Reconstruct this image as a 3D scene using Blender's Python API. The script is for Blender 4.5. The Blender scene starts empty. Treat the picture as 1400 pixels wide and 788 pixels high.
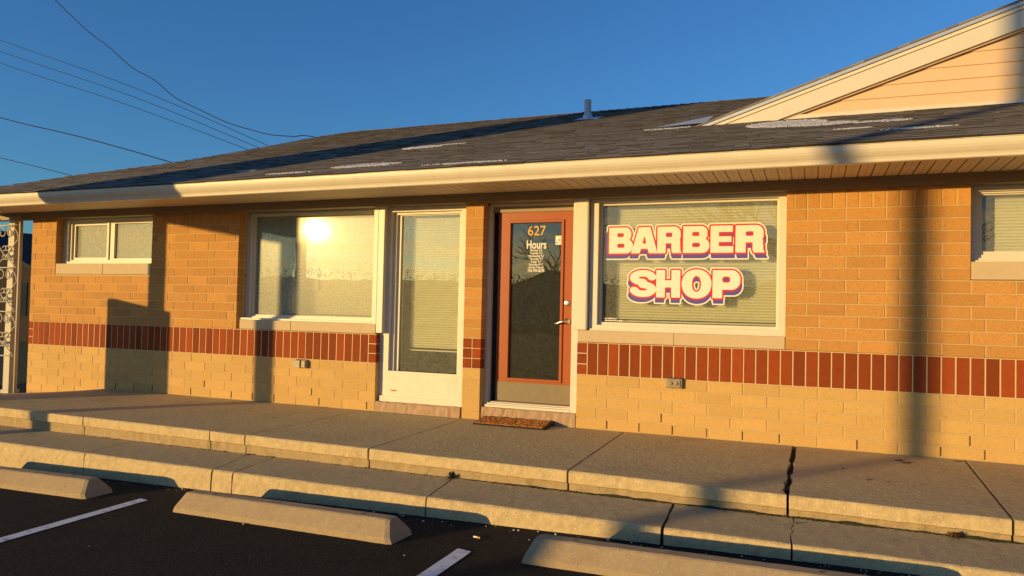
import bpy, bmesh, math, random
import numpy as np
from mathutils import Vector, Matrix
random.seed(7); np.random.seed(7)
D = bpy.data; SC = bpy.context.scene; COL = SC.collection
M = 0.1016                                   # one brick course (4 inches)

# ------------------------------------------------------------------ camera
CAM = Vector((1.9682, -6.8905, 1.1253))
yaw, pit, rol = -0.3799, 0.0268, 0.0220
def _rot(yaw, pit, rol):
    cy, sy, cp, sp = math.cos(yaw), math.sin(yaw), math.cos(pit), math.sin(pit)
    f = Vector((sy*cp, cy*cp, sp)); r = Vector((cy, -sy, 0)); u = r.cross(f)
    c, s = math.cos(rol), math.sin(rol)
    return r*c + u*s, u*c - r*s, f
_r, _u, _f = _rot(yaw, pit, rol)
cam = D.objects.new('camera', D.cameras.new('camera')); COL.objects.link(cam)
mw = Matrix((( _r.x, _u.x, -_f.x, CAM.x), (_r.y, _u.y, -_f.y, CAM.y), (_r.z, _u.z, -_f.z, CAM.z), (0, 0, 0, 1)))
cam.matrix_world = mw
cam.data.sensor_width = 36; cam.data.lens = 1024.61/1400*36
cam.data.clip_start = 0.05; cam.data.clip_end = 2000
SC.camera = cam

# ------------------------------------------------------------------ light
SUN = Vector((-0.592, -0.800, 0.0947)).normalized()
sl = D.lights.new('sun', 'SUN'); sl.energy = 5.0; sl.angle = math.radians(0.53); sl.color = (1.0, 0.675, 0.25)
so = D.objects.new('sun', sl); COL.objects.link(so); so.location = (-30, -40, 20)
so.rotation_mode = 'QUATERNION'; so.rotation_quaternion = SUN.to_track_quat('Z', 'Y')
W = D.worlds.new('World'); SC.world = W; W.use_nodes = True
wt = W.node_tree; wn = wt.nodes; wl = wt.links; wn.clear()
def wnode(t, **k):
    n = wn.new(t)
    for a, b in k.items(): setattr(n, a, b)
    return n
sky = wnode('ShaderNodeTexSky', sky_type='NISHITA', sun_disc=False)
sky.sun_elevation = math.radians(5.43); sky.sun_rotation = math.atan2(SUN.x, SUN.y)
sky.air_density = 1.0; sky.dust_density = 0.6; sky.ozone_density = 1.6
hs = wnode('ShaderNodeHueSaturation'); hs.inputs['Saturation'].default_value = 1.0; hs.inputs['Value'].default_value = 1.0
wl.new(sky.outputs[0], hs.inputs['Color'])
tint = wnode('ShaderNodeMix', data_type='RGBA', blend_type='MULTIPLY'); tint.inputs['Factor'].default_value = 1.0; tint.inputs[7].default_value = (.45, 1.02, 1.85, 1)   # clear evening blue
wl.new(hs.outputs[0], tint.inputs[6])
# evening clouds low in the western sky
tc = wnode('ShaderNodeTexCoord')
sep = wnode('ShaderNodeSeparateXYZ'); wl.new(tc.outputs['Generated'], sep.inputs[0])
mp = wnode('ShaderNodeMapping'); mp.inputs['Scale'].default_value = (3.0, 3.0, 34.0); wl.new(tc.outputs['Generated'], mp.inputs['Vector'])
nz = wnode('ShaderNodeTexNoise'); nz.inputs['Scale'].default_value = 1.6; nz.inputs['Detail'].default_value = 7; nz.inputs['Roughness'].default_value = .62
wl.new(mp.outputs[0], nz.inputs['Vector'])
r1 = wnode('ShaderNodeMapRange'); r1.inputs['From Min'].default_value = .40; r1.inputs['From Max'].default_value = .72; wl.new(nz.outputs['Fac'], r1.inputs['Value'])
dt = wnode('ShaderNodeVectorMath', operation='DOT_PRODUCT'); wl.new(tc.outputs['Generated'], dt.inputs[0]); dt.inputs[1].default_value = (SUN.x, SUN.y, 0)
r2 = wnode('ShaderNodeMapRange'); r2.inputs['From Min'].default_value = .25; r2.inputs['From Max'].default_value = .9; wl.new(dt.outputs['Value'], r2.inputs['Value'])
r3 = wnode('ShaderNodeMapRange'); r3.inputs['From Min'].default_value = .22; r3.inputs['From Max'].default_value = .08; wl.new(sep.outputs['Z'], r3.inputs['Value'])
m1 = wnode('ShaderNodeMath', operation='MULTIPLY'); wl.new(r1.outputs[0], m1.inputs[0]); wl.new(r2.outputs[0], m1.inputs[1])
m2 = wnode('ShaderNodeMath', operation='MULTIPLY'); wl.new(m1.outputs[0], m2.inputs[0]); wl.new(r3.outputs[0], m2.inputs[1])
mixc = wnode('ShaderNodeMix', data_type='RGBA'); wl.new(m2.outputs[0], mixc.inputs['Factor']); wl.new(tint.outputs[2], mixc.inputs[6])
mixc.inputs[7].default_value = (26.0, 16.5, 6.5, 1)
bg = wnode('ShaderNodeBackground'); bg.inputs['Strength'].default_value = 0.124
wl.new(mixc.outputs[2], bg.inputs['Color'])
wo = wnode('ShaderNodeOutputWorld'); wl.new(bg.outputs[0], wo.inputs[0])
SC.view_settings.view_transform = 'Standard'; SC.view_settings.look = 'None'
SC.view_settings.exposure = 0.0; SC.view_settings.gamma = 1.0

# ------------------------------------------------------------------ materials
def mat(name, col, rough=.8, var=.12, scale=6., detail=5, bump=0., bscale=None, bdist=.01, tone=0., spec=.3,
        speck=0., speck_col=(.9, .85, .75), speck_scale=300., stain=0., stain_col=(.05, .04, .03), stain_scale=1.2,
        metallic=0., wave=None, trans=0.):
    m = D.materials.new(name); m.use_nodes = True; t = m.node_tree; n = t.nodes; l = t.links; n.clear()
    out = n.new('ShaderNodeOutputMaterial'); p = n.new('ShaderNodeBsdfPrincipled'); l.new(p.outputs[0], out.inputs[0])
    p.inputs['Roughness'].default_value = rough; p.inputs['Metallic'].default_value = metallic
    p.inputs['Specular IOR Level'].default_value = spec
    co = n.new('ShaderNodeTexCoord')
    def noise(sc, d=5, r=.6):
        q = n.new('ShaderNodeTexNoise'); q.inputs['Scale'].default_value = sc; q.inputs['Detail'].default_value = d; q.inputs['Roughness'].default_value = r
        l.new(co.outputs['Object'], q.inputs['Vector']); return q
    def mixrgb(fac, a, b):
        q = n.new('ShaderNodeMix'); q.data_type = 'RGBA'
        if isinstance(fac, float): q.inputs['Factor'].default_value = fac
        else: l.new(fac, q.inputs['Factor'])
        for s, i in ((a, 6), (b, 7)):
            if isinstance(s, tuple): q.inputs[i].default_value = (*s, 1)
            else: l.new(s, q.inputs[i])
        return q.outputs[2]
    lo = tuple(c*(1-var) for c in col); hi = tuple(min(1, c*(1+var)) for c in col)
    c = mixrgb(noise(scale, detail).outputs['Fac'], lo, hi)
    if tone:
        at = n.new('ShaderNodeAttribute'); at.attribute_name = 'tone'
        mr = n.new('ShaderNodeMapRange'); mr.inputs['To Min'].default_value = 1-tone; mr.inputs['To Max'].default_value = 1+tone
        l.new(at.outputs['Fac'], mr.inputs['Value'])
        vm = n.new('ShaderNodeVectorMath'); vm.operation = 'SCALE'; l.new(c, vm.inputs[0]); l.new(mr.outputs[0], vm.inputs['Scale']); c = vm.outputs[0]
    if stain:
        q = noise(stain_scale, 8, .7); mr = n.new('ShaderNodeMapRange'); mr.inputs['From Min'].default_value = .52; mr.inputs['From Max'].default_value = .75
        mr.inputs['To Max'].default_value = stain; l.new(q.outputs['Fac'], mr.inputs['Value']); c = mixrgb(mr.outputs[0], c, stain_col)
    if speck:
        v = n.new('ShaderNodeTexVoronoi'); v.inputs['Scale'].default_value = speck_scale; l.new(co.outputs['Object'], v.inputs['Vector'])
        sx = n.new('ShaderNodeSeparateColor'); l.new(v.outputs['Color'], sx.inputs[0])
        mr = n.new('ShaderNodeMapRange'); mr.inputs['From Min'].default_value = 1-speck; mr.inputs['From Max'].default_value = 1-speck+.02; l.new(sx.outputs[0], mr.inputs['Value'])
        c = mixrgb(mr.outputs[0], c, speck_col)
    l.new(c, p.inputs['Base Color'])
    if bump:
        b = n.new('ShaderNodeBump'); b.inputs['Strength'].default_value = bump; b.inputs['Distance'].default_value = bdist
        l.new(noise(bscale or scale*8, 8, .65).outputs['Fac'], b.inputs['Height']); l.new(b.outputs[0], p.inputs['Normal'])
    return m
MT = {}
MT['brick_up'] = mat('brick_buff_upper', (.53, .262, .074), .9, .16, 30, 6, .5, 130, .003, tone=.11, speck=.05, speck_col=(.33, .16, .05), speck_scale=170, stain=.25, stain_col=(.40, .19, .05), stain_scale=1.1)
MT['brick_lo'] = mat('brick_buff_lower', (.59, .365, .125), .9, .12, 30, 6, .4, 130, .003, tone=.07, speck=.04, speck_col=(.42, .25, .09), speck_scale=170, stain=.2, stain_col=(.46, .28, .10), stain_scale=1.3)
MT['brick_red'] = mat('brick_red', (.27, .050, .008), .85, .24, 18, 6, .5, 120, .003, tone=.24)
MT['mortar'] = mat('mortar', (.57, .40, .19), .95, .12, 40, 5, .5, 300, .003)
MT['mortar_pale'] = mat('mortar_pale', (.64, .47, .25), .95, .12, 40, 5, .5, 120, .003)
MT['stone'] = mat('limestone', (.58, .44, .275), .85, .16, 9, 7, .3, 120, .003, stain=.25, stain_col=(.33, .22, .13), stain_scale=9)
MT['white'] = mat('white_paint', (.70, .63, .50), .42, .04, 9, 5, .05, 60, .002, spec=.4, stain=.08, stain_col=(.45, .3, .16), stain_scale=5)
MT['rustwhite'] = mat('rusty_white_paint', (.72, .65, .52), .45, .05, 7, 5, .08, 60, .002, stain=.3, stain_col=(.5, .3, .14), stain_scale=6)
MT['gutter'] = mat('gutter_cream', (.78, .68, .52), .4, .05, 5, 5, .05, 20, .002, spec=.4, stain=.25, stain_col=(.45, .33, .2), stain_scale=7)
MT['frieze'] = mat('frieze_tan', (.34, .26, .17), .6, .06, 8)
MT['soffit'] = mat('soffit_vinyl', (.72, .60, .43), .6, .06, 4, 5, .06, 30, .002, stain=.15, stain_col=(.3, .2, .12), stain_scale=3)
MT['gable_siding'] = mat('gable_siding', (.72, .51, .31), .5, .05, 5)
MT['shingle_edge'] = mat('shingle_edge', (.04, .034, .03), 1, .3, 60)
MT['shingle'] = mat('shingle', (.25, .205, .16), .95, .35, 60, 6, .8, 200, .004, tone=.30, stain=.35, stain_col=(.2, .18, .15), stain_scale=1.1, speck=.06, speck_col=(.22, .19, .16), speck_scale=420)
MT['snow'] = mat('snow', (.60, .57, .55), .7, .06, 20, 5, .6, 60, .01)
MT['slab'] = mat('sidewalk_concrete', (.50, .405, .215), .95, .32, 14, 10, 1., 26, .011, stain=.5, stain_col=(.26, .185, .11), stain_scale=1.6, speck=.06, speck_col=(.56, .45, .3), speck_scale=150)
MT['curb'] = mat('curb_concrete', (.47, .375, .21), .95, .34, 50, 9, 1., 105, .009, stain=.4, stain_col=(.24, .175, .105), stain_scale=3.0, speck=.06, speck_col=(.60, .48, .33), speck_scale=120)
MT['nose'] = mat('sunlit_aggregate_concrete', (.57, .43, .225), .95, .34, 26, 10, 1., 75, .006, stain=.6, stain_col=(.30, .21, .11), stain_scale=5, speck=.05, speck_col=(.66, .53, .36), speck_scale=120)  # step and kerb fronts: sunlight put into a lighter colour than the tops
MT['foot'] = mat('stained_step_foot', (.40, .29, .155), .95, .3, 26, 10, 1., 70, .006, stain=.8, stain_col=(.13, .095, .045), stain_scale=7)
MT['stop'] = mat('wheel_stop_concrete', (.38, .28, .165), .95, .2, 25, 8, .7, 110, .003, stain=.35, stain_col=(.25, .15, .07), stain_scale=4, speck=.05, speck_col=(.55, .43, .3), speck_scale=300)
MT['soil'] = mat('joint_dirt', (.045, .035, .025), 1, .4, 40, 6, 1, 150, .01)
MT['asphalt'] = mat('asphalt', (.018, .0145, .012), .95, .5, 3.5, 10, 1., 80, .016, speck=.10, speck_col=(.05, .044, .038), speck_scale=170, stain=.3, stain_col=(.014, .012, .011), stain_scale=.8, spec=.2)
MT['line'] = mat('parking_paint', (.74, .74, .78), .9, .15, 40, 6, .7, 160, .004, stain=.85, stain_col=(.05, .045, .04), stain_scale=16)
MT['grass'] = mat('grass', (.09, .085, .03), .95, .4, 8, 7, 1, 60, .05)
MT['door'] = mat('door_paint', (.34, .068, .008), .42, .08, 8, 6, .08, 50, .002, spec=.3, stain=.15, stain_col=(.3, .06, .015), stain_scale=7)
MT['kick'] = mat('kick_plate_metal', (.20, .155, .10), .55, .12, 14, 6, .1, 60, .002, metallic=.2, stain=.25, stain_col=(.28, .2, .12), stain_scale=10)
MT['chrome'] = mat('satin_nickel', (.75, .70, .62), .25, .05, 20, metallic=1.)
MT['blind'] = mat('blind_vinyl', (.84, .80, .62), .6, .04, 3)
MT['inside'] = mat('interior_paint', (.16, .15, .12), .9, .1, 2)
MT['inside_floor'] = mat('interior_floor', (.07, .055, .04), .6, .2, 4)
MT['vinyl_cream'] = mat('vinyl_cream', (.84, .78, .68), .5, .02, 10)
MT['vinyl_red'] = mat('vinyl_red', (.72, .018, .018), .5, .03, 10)
MT['vinyl_purple'] = mat('vinyl_purple', (.10, .075, .33), .5, .06, 6)
MT['amber'] = mat('amber_vinyl', (.85, .42, .03), .5, .03, 10)
MT['iron'] = mat('iron_cream_paint', (.54, .475, .36), .5, .15, 20, 5, .1, 80, .002)
MT['coir'] = mat('coir', (.25, .095, .025), 1, .5, 120, 6, 1, 300, .01)
MT['rubber'] = mat('rubber', (.012, .012, .012), .8, .2, 30)
MT['outlet'] = mat('outlet_plastic', (.44, .36, .22), .5, .1, 20)
MT['outlet_dark'] = mat('outlet_grey_metal', (.30, .245, .16), .5, .12, 25, metallic=.2)
MT['pipe'] = mat('pipe_grey', (.42, .45, .48), .5, .1, 10)
MT['lead'] = mat('flashing_metal', (.55, .56, .58), .4, .1, 10, metallic=.4)
MT['wire'] = mat('wire_black', (.012, .012, .014), .6, .1, 10)
MT['wood'] = mat('pole_wood', (.12, .085, .055), .9, .3, 12, 6, .6, 40, .01)
MT['bark'] = mat('bark', (.06, .045, .035), .95, .3, 12, 6, .6, 40, .01)
MT['metal_dark'] = mat('dark_metal', (.06, .06, .065), .5, .1, 10)
MT['house_dark'] = mat('neighbour_brick', (.075, .05, .04), .9, .25, 6)
MT['house_shade'] = mat('neighbour_shaded_brick', (.03, .022, .02), .95, .25, 6)  # shade over the left house is put into this near-black brick colour
MT['house_pale'] = mat('neighbour_siding', (.35, .33, .3), .8, .1, 6)
MT['roof_dark'] = mat('neighbour_roof', (.035, .032, .032), .95, .2, 20)
MT['glass_dark'] = mat('dark_window', (.02, .025, .03), .1, .1, 3, spec=.6)
MT['weed'] = mat('weed', (.05, .05, .018), .9, .4, 60)
MT['leaf'] = mat('dead_leaf', (.12, .05, .02), .9, .4, 60)
MT['pebble'] = mat('pebble', (.62, .56, .46), .8, .2, 60)
MT['butt_paper'] = mat('cigarette_paper', (.8, .78, .72), .8, .05, 60)
MT['butt_filter'] = mat('cigarette_filter', (.65, .28, .07), .8, .1, 60)
MT['paper'] = mat('paper', (.72, .7, .62), .8, .05, 20)
MT['redprint'] = mat('red_print', (.55, .12, .08), .8, .05, 20)
MT['black'] = mat('black_plastic', (.012, .012, .012), .5, .1, 20)

def glass(name, tint, dirt, wob=.02):
    m = D.materials.new(name); m.use_nodes = True; t = m.node_tree; n = t.nodes; l = t.links; n.clear()
    out = n.new('ShaderNodeOutputMaterial')
    tr = n.new('ShaderNodeBsdfTransparent'); tr.inputs[0].default_value = (*tint, 1)
    gl = n.new('ShaderNodeBsdfGlossy'); gl.inputs['Roughness'].default_value = 0.0
    fr = n.new('ShaderNodeFresnel'); fr.inputs['IOR'].default_value = 1.62
    co = n.new('ShaderNodeTexCoord'); nz = n.new('ShaderNodeTexNoise'); nz.inputs['Scale'].default_value = 2.2; nz.inputs['Detail'].default_value = 1
    l.new(co.outputs['Object'], nz.inputs['Vector'])
    b = n.new('ShaderNodeBump'); b.inputs['Strength'].default_value = wob; b.inputs['Distance'].default_value = .05
    l.new(nz.outputs['Fac'], b.inputs['Height']); l.new(b.outputs[0], gl.inputs['Normal'])
    mx = n.new('ShaderNodeMixShader'); l.new(fr.outputs[0], mx.inputs[0]); l.new(tr.outputs[0], mx.inputs[1]); l.new(gl.outputs[0], mx.inputs[2])
    # film of dust: a veil of diffuse grains and two faint broad glosses
    df = n.new('ShaderNodeBsdfDiffuse'); df.inputs[0].default_value = (.74, .74, .60, 1)
    dn = n.new('ShaderNodeTexNoise'); dn.inputs['Scale'].default_value = 45; dn.inputs['Detail'].default_value = 8; dn.inputs['Roughness'].default_value = .85
    l.new(co.outputs['Object'], dn.inputs['Vector'])
    mr = n.new('ShaderNodeMapRange'); mr.inputs['From Min'].default_value = .38; mr.inputs['From Max'].default_value = .70
    mr.inputs['To Min'].default_value = dirt*.35; mr.inputs['To Max'].default_value = dirt*1.9; l.new(dn.outputs['Fac'], mr.inputs['Value'])
    m3 = n.new('ShaderNodeMixShader'); l.new(mr.outputs[0], m3.inputs[0]); l.new(mx.outputs[0], m3.inputs[1]); l.new(df.outputs[0], m3.inputs[2])
    for rg, wt_ in ((.25, dirt*.0125), (.052, dirt*.0125)):
        g2 = n.new('ShaderNodeBsdfGlossy'); g2.inputs['Roughness'].default_value = rg; g2.inputs[0].default_value = (1, .95, .8, 1)
        m4 = n.new('ShaderNodeMixShader'); m4.inputs[0].default_value = wt_; l.new(m3.outputs[0], m4.inputs[1]); l.new(g2.outputs[0], m4.inputs[2]); m3 = m4
    l.new(m3.outputs[0], out.inputs[0]); return m
MT['glass'] = glass('window_glass', (.955, .965, .93), .085)
MT['glass_dusty'] = glass('dusty_window_glass', (.955, .965, .93), .24)
MT['glass_door'] = glass('door_glass', (.86, .87, .82), .03)

# ------------------------------------------------------------------ mesh helpers
class MB:
    def __init__(s): s.v = []; s.f = []; s.t = []; s.m = []
    def face(s, pts, tone=.5, mi=0):
        i = len(s.v); s.v += [tuple(p) for p in pts]; s.f.append(list(range(i, i+len(pts)))); s.t.append(tone); s.m.append(mi)
    def faces(s, vs, fs, tone=.5, mi=0):
        i = len(s.v); s.v += [tuple(p) for p in vs]
        for f in fs: s.f.append([i+k for k in f]); s.t.append(tone); s.m.append(mi)
    def box(s, a, b, tone=.5, mi=0):
        x0, y0, z0 = a; x1, y1, z1 = b
        vs = [(x0,y0,z0),(x1,y0,z0),(x1,y1,z0),(x0,y1,z0),(x0,y0,z1),(x1,y0,z1),(x1,y1,z1),(x0,y1,z1)]
        s.faces(vs, [(0,3,2,1),(4,5,6,7),(0,1,5,4),(1,2,6,5),(2,3,7,6),(3,0,4,7)], tone, mi)
    def brick(s, x0, x1, y0, y1, z0, z1, tone, b=.003, dy=0., mi=0):
        # box with chamfered front edges (front towards -y)
        vs = [(x0,y0+b+dy,z0),(x1,y0+b+dy,z0),(x1,y0+b+dy,z1),(x0,y0+b+dy,z1),
              (x0+b,y0+dy,z0+b),(x1-b,y0+dy,z0+b),(x1-b,y0+dy,z1-b),(x0+b,y0+dy,z1-b),
              (x0,y1,z0),(x1,y1,z0),(x1,y1,z1),(x0,y1,z1)]
        s.faces(vs, [(4,5,6,7),(0,1,5,4),(1,2,6,5),(2,3,7,6),(3,0,4,7),(1,9,10,2),(8,0,3,11),(3,2,10,11),(8,9,1,0)], tone, mi)
    def ring(s, o, i, y0, y1):
        # o, i = (x0, x1, z0, z1): a picture-frame ring facing -y
        O = [(o[0],o[2]),(o[1],o[2]),(o[1],o[3]),(o[0],o[3])]; I = [(i[0],i[2]),(i[1],i[2]),(i[1],i[3]),(i[0],i[3])]
        vs = [(x,y0,z) for x,z in O]+[(x,y0,z) for x,z in I]+[(x,y1,z) for x,z in O]+[(x,y1,z) for x,z in I]
        fs = []
        for k in range(4):
            n = (k+1) % 4
            fs += [(k,n,4+n,4+k),(4+k,4+n,12+n,12+k),(8+k,12+k,12+n,8+n),(k,8+k,8+n,n)]
        s.faces(vs, fs)
    def prism(s, prof, x0, x1, cap=True, tone=.5, mi=0, fx=None):
        # profile [(y,z)...] swept along x; fx(x) -> (dy, dz)
        n = len(prof); a = fx(x0) if fx else (0,0); b = fx(x1) if fx else (0,0)
        vs = [(x0,y+a[0],z+a[1]) for y,z in prof]+[(x1,y+b[0],z+b[1]) for y,z in prof]
        fs = [(k,(k+1)%n,n+(k+1)%n,n+k) for k in range(n)]
        if cap: fs += [tuple(range(n))[::-1], tuple(range(n,2*n))]
        s.faces(vs, fs, tone, mi)
    def tube(s, pts, r, sides=8, cap=True, tone=.5, mi=0, r2=None):
        pts = [Vector(p) for p in pts]; n = len(pts); vs = []; ref = None
        for k, p in enumerate(pts):
            d = (pts[min(k+1,n-1)]-pts[max(k-1,0)]).normalized()
            if ref is None: ref = Vector((0,0,1)) if abs(d.z) < .9 else Vector((1,0,0))
            a = d.cross(ref)
            if a.length < 1e-5: a = d.cross(Vector((0.3,1,0)))
            a.normalize(); b = a.cross(d); ref = b
            rr = r if r2 is None else r+(r2-r)*k/(n-1)
            for q in range(sides):
                w = 2*math.pi*q/sides; vs.append(p+a*math.cos(w)*rr+b*math.sin(w)*rr)
        fs = [(k*sides+q, k*sides+(q+1)%sides, (k+1)*sides+(q+1)%sides, (k+1)*sides+q) for k in range(n-1) for q in range(sides)]
        if cap: fs += [tuple(range(sides))[::-1], tuple(range((n-1)*sides, n*sides))]
        s.faces(vs, fs, tone, mi)
    def lathe(s, prof, axis_o, axis='z', sides=16, tone=.5, mi=0):
        # prof [(r, h)...] about an axis through axis_o
        vs = []
        for r, h in prof:
            for q in range(sides):
                w = 2*math.pi*q/sides; a, b = r*math.cos(w), r*math.sin(w)
                o = axis_o
                vs.append((o[0]+a,o[1]+b,o[2]+h) if axis=='z' else (o[0]+a,o[1]+h,o[2]+b))
        n = len(prof)
        fs = [(k*sides+q,k*sides+(q+1)%sides,(k+1)*sides+(q+1)%sides,(k+1)*sides+q) for k in range(n-1) for q in range(sides)]
        fs += [tuple(range(sides)), tuple(range((n-1)*sides,n*sides))[::-1]]
        s.faces(vs, fs, tone, mi)
    def build(s, name, mats, parent=None, bevel=0., smooth=False, recalc=True):
        off = Vector((0,0,0))
        if parent is not None: off = wpos(parent)
        me = D.meshes.new(name); me.from_pydata([tuple(Vector(p)-off) for p in s.v], [], s.f)
        if not isinstance(mats, (list, tuple)): mats = [mats]
        for m in mats: me.materials.append(m)
        me.polygons.foreach_set('material_index', s.m)
        at = me.attributes.new('tone', 'FLOAT', 'FACE'); at.data.foreach_set('value', s.t)
        if recalc:
            bm = bmesh.new(); bm.from_mesh(me); bmesh.ops.recalc_face_normals(bm, faces=bm.faces); bm.to_mesh(me); bm.free()
        if smooth: me.polygons.foreach_set('use_smooth', [True]*len(me.polygons))
        me.update()
        o = D.objects.new(name, me); COL.objects.link(o)
        if parent is not None: o.parent = parent
        if bevel:
            bv = o.modifiers.new('bevel', 'BEVEL'); bv.width = bevel; bv.segments = 2; bv.limit_method = 'ANGLE'; bv.angle_limit = .6
        return o
def wpos(o):
    p = Vector(o.location)
    while o.parent: o = o.parent; p += Vector(o.location)
    return p
def tag(o, label=None, cat=None, group=None, kind=None):
    for k, v in (('label', label), ('category', cat), ('group', group), ('kind', kind)):
        if v: o[k] = v
    return o
def empty(name, loc, label=None, cat=None, group=None):
    o = D.objects.new(name, None); COL.objects.link(o); o.location = loc; o.empty_display_size = .1
    return tag(o, label, cat, group)
def copy_tree(o, parent=None):
    c = o.copy(); COL.objects.link(c)
    if parent is not None: c.parent = parent
    for ch in list(o.children): copy_tree(ch, c)
    return c
def smoothnoise(x, seed, amp, f):
    return amp*(math.sin(x*f+seed)*.5+math.sin(x*f*2.3+seed*1.7)*.3+math.sin(x*f*5.1+seed*2.9)*.2)

# ================================================================== ground
zas = lambda x: -.272+.025*max(-14., min(12., x))         # asphalt height
b = MB()
xs = [-400,-120,-50,-25,-14]+[-14+k for k in range(1,27)]+[25,50,120,400]
ys = [-400,-150,-80,-45,-25,-12,-6,-2.2,0,4,10,25,60,150,400]
vs = [(x,y,zas(x)) for y in ys for x in xs]; nx = len(xs)
b.faces(vs, [(j*nx+i,j*nx+i+1,(j+1)*nx+i+1,(j+1)*nx+i) for j in range(len(ys)-1) for i in range(nx-1)])
tag(b.build('parking_lot', MT['asphalt']), kind='structure')
b = MB()
b.face([(-60,1.5,-.58),(-12.5,1.5,-.58),(-12.5,70,-.58),(-60,70,-.58)])
b.face([(-90,-75,-.60),(60,-75,-.3+.28),(60,-44,-.3+.28),(-90,-44,-.60)])
tag(b.build('lawn', MT['grass']), kind='structure')

ye = lambda x: -1.843-.023*x           # porch slab edge
zc = lambda x: -.143+.006*x           # foot of the porch step / lower walk
yd = lambda x: -2.401-.023*x           # kerb edge
def dip(x, y): return -.105*max(0., -6.25-x)*max(0., min(1., 1+y/1.5)) if x < -6.25 else 0.
# ---- porch slabs
def jagged(y, seed, amp): return smoothnoise(y*6, seed, amp, 2.2)+(smoothnoise(y*40, seed+1, amp*.55, 2.) if amp > .0025 else 0)
joints = [(-9.6,-9.6,0,0),(-6.1,-6.1,.004,.001),(-4.45,-4.45,.004,.001),(-2.874,-2.906,.004,.002),(-2.478,-2.47,.006,.002),(-1.24,-1.266,.007,.002),(.405,.368,.008,.002),(1.837,1.85,.019,.022),(3.034,3.114,.009,.003),(5.0,5.1,.006,.002),(9.5,9.5,0,0)]
b = MB()
for k in range(len(joints)-1):
    L, R = joints[k], joints[k+1]
    n = max(4, int((R[0]-L[0])/.05)); m = 16
    rows = []
    for j in range(m+1):
        fy = j/m; row = []
        for i in range(n+1):
            t = i/n
            xf = L[0]+L[2]+jagged(fy*1.8, k*3.1, L[3])+t*((R[0]-R[2]-jagged(fy*1.8, k*5.7+2, R[3]))-(L[0]+L[2]+jagged(fy*1.8, k*3.1, L[3])))
            xb = L[1]+L[2]+t*((R[1]-R[2])-(L[1]+L[2]))
            x = xf*(1-fy)+xb*fy
            e = ye(x)+smoothnoise(x, k, .004, 9)+random.uniform(-.0015,.0015)
            y = e+.012+(0.02-e-.012)*fy
            row.append((x, y, dip(x, y)+smoothnoise(x*.7+y, k, .0015, 3)))
        rows.append(row)
    # nose, lip, groove, foot
    front = rows[0]
    ext = []
    for dy, z in ((-.012+.004,-.004),(-.013,-.013),(-.012,-.082),(.006,-.093),(.007,None)):
        r = []
        for i,(x,y,z0) in enumerate(front):
            j1 = random.uniform(-.0025,.0025); 
            zz = (zc(x)-.06) if z is None else z+random.uniform(-.002,.002)
            r.append((x, y+dy+j1*(1 if z is None or z < -.005 else .4), zz))
        ext.append(r)
    grid = ext[::-1]+rows; w = n+1
    strip = lambda g_, mi: b.faces([p for r in g_ for p in r], [(j*w+i,j*w+i+1,(j+1)*w+i+1,(j+1)*w+i) for j in range(len(g_)-1) for i in range(n)], mi=mi)
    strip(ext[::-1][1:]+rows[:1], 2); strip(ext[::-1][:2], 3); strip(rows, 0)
    for side in (0, n):
        col_ = [r[side] for r in grid]
        for j in range(len(col_)-1):
            p, q = col_[j], col_[j+1]
            b.face([p, q, (q[0],q[1]+.002,min(q[2]-.03,-.06)) if j >= len(ext) else (q[0],q[1]+.06,q[2]), (p[0],p[1]+.002,min(p[2]-.03,-.06)) if j >= len(ext) else (p[0],p[1]+.06,p[2])])
# dirt bed below the joints
b.prism([(-1.6,-.26),(-1.6,-.035),(-.02,-.035),(-.02,-.26)], -6.0, 9.4, mi=1)
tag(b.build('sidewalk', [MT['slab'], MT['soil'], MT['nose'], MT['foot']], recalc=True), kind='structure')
# step face strip: lighter concrete with sunlight put into its colour, same on the kerb
# ---- lower walk with kerb
lj = [(-9.6,-9.6,0,0),(-6.4,-6.4,.003,.001),(-3.70,-3.81,.004,.001),(-2.295,-2.45,.006,.004),(-2.09,-2.17,.005,.002),(-.415,-.495,.006,.002),(1.169,1.141,.009,.004),(1.882,1.875,.003,.011),(3.6,3.6,.005,.002),(6,6,.005,.002),(9.5,9.5,0,0)]
b = MB()
for k in range(len(lj)-1):
    L, R = lj[k], lj[k+1]; n = max(4, int((R[0]-L[0])/.04)); m = 10; rows = []
    for j in range(m+1):
        fy = j/m; row = []
        for i in range(n+1):
            t = i/n
            xl = (L[0]*(1-fy)+L[1]*fy)+L[2]+jagged(fy*.5, k*2.2, L[3]); xr = (R[0]*(1-fy)+R[1]*fy)-R[2]-jagged(fy*.5, k*4.2, R[3])
            x = xl+(xr-xl)*t
            e = yd(x)+.02+smoothnoise(x, k+4, .004, 7)
            row.append((x, e+(ye(x)+.05-e)*fy, zc(x)-.008*(1-fy)-.002+random.uniform(-.0012,.0012)))
        rows.append(row)
    ext = []
    for dy, dz in ((-.010,-.004),(-.017,-.012),(-.021,-.03),(-.024,-.07),(-.026,-.1),(-.03,None)):
        r = []
        for i,(x,y,z0) in enumerate(rows[0]):
            zz = (zas(x)-.06) if dz is None else z0+dz
            r.append((x, y+dy+random.uniform(-.0025,.0025), zz+random.uniform(-.0015,.0015)))
        ext.append(r)
    grid = ext[::-1]+rows; w = n+1
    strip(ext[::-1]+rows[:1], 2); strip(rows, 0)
    for side in (0, n):
        col_ = [r[side] for r in grid]
        for j in range(len(col_)-1):
            p, q = col_[j], col_[j+1]
            if j >= len(ext): b.face([p,q,(q[0],q[1],q[2]-.05),(p[0],p[1],p[2]-.05)])
            else: b.face([p,q,(q[0],q[1]+.05,q[2]),(p[0],p[1]+.05,p[2])])
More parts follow.
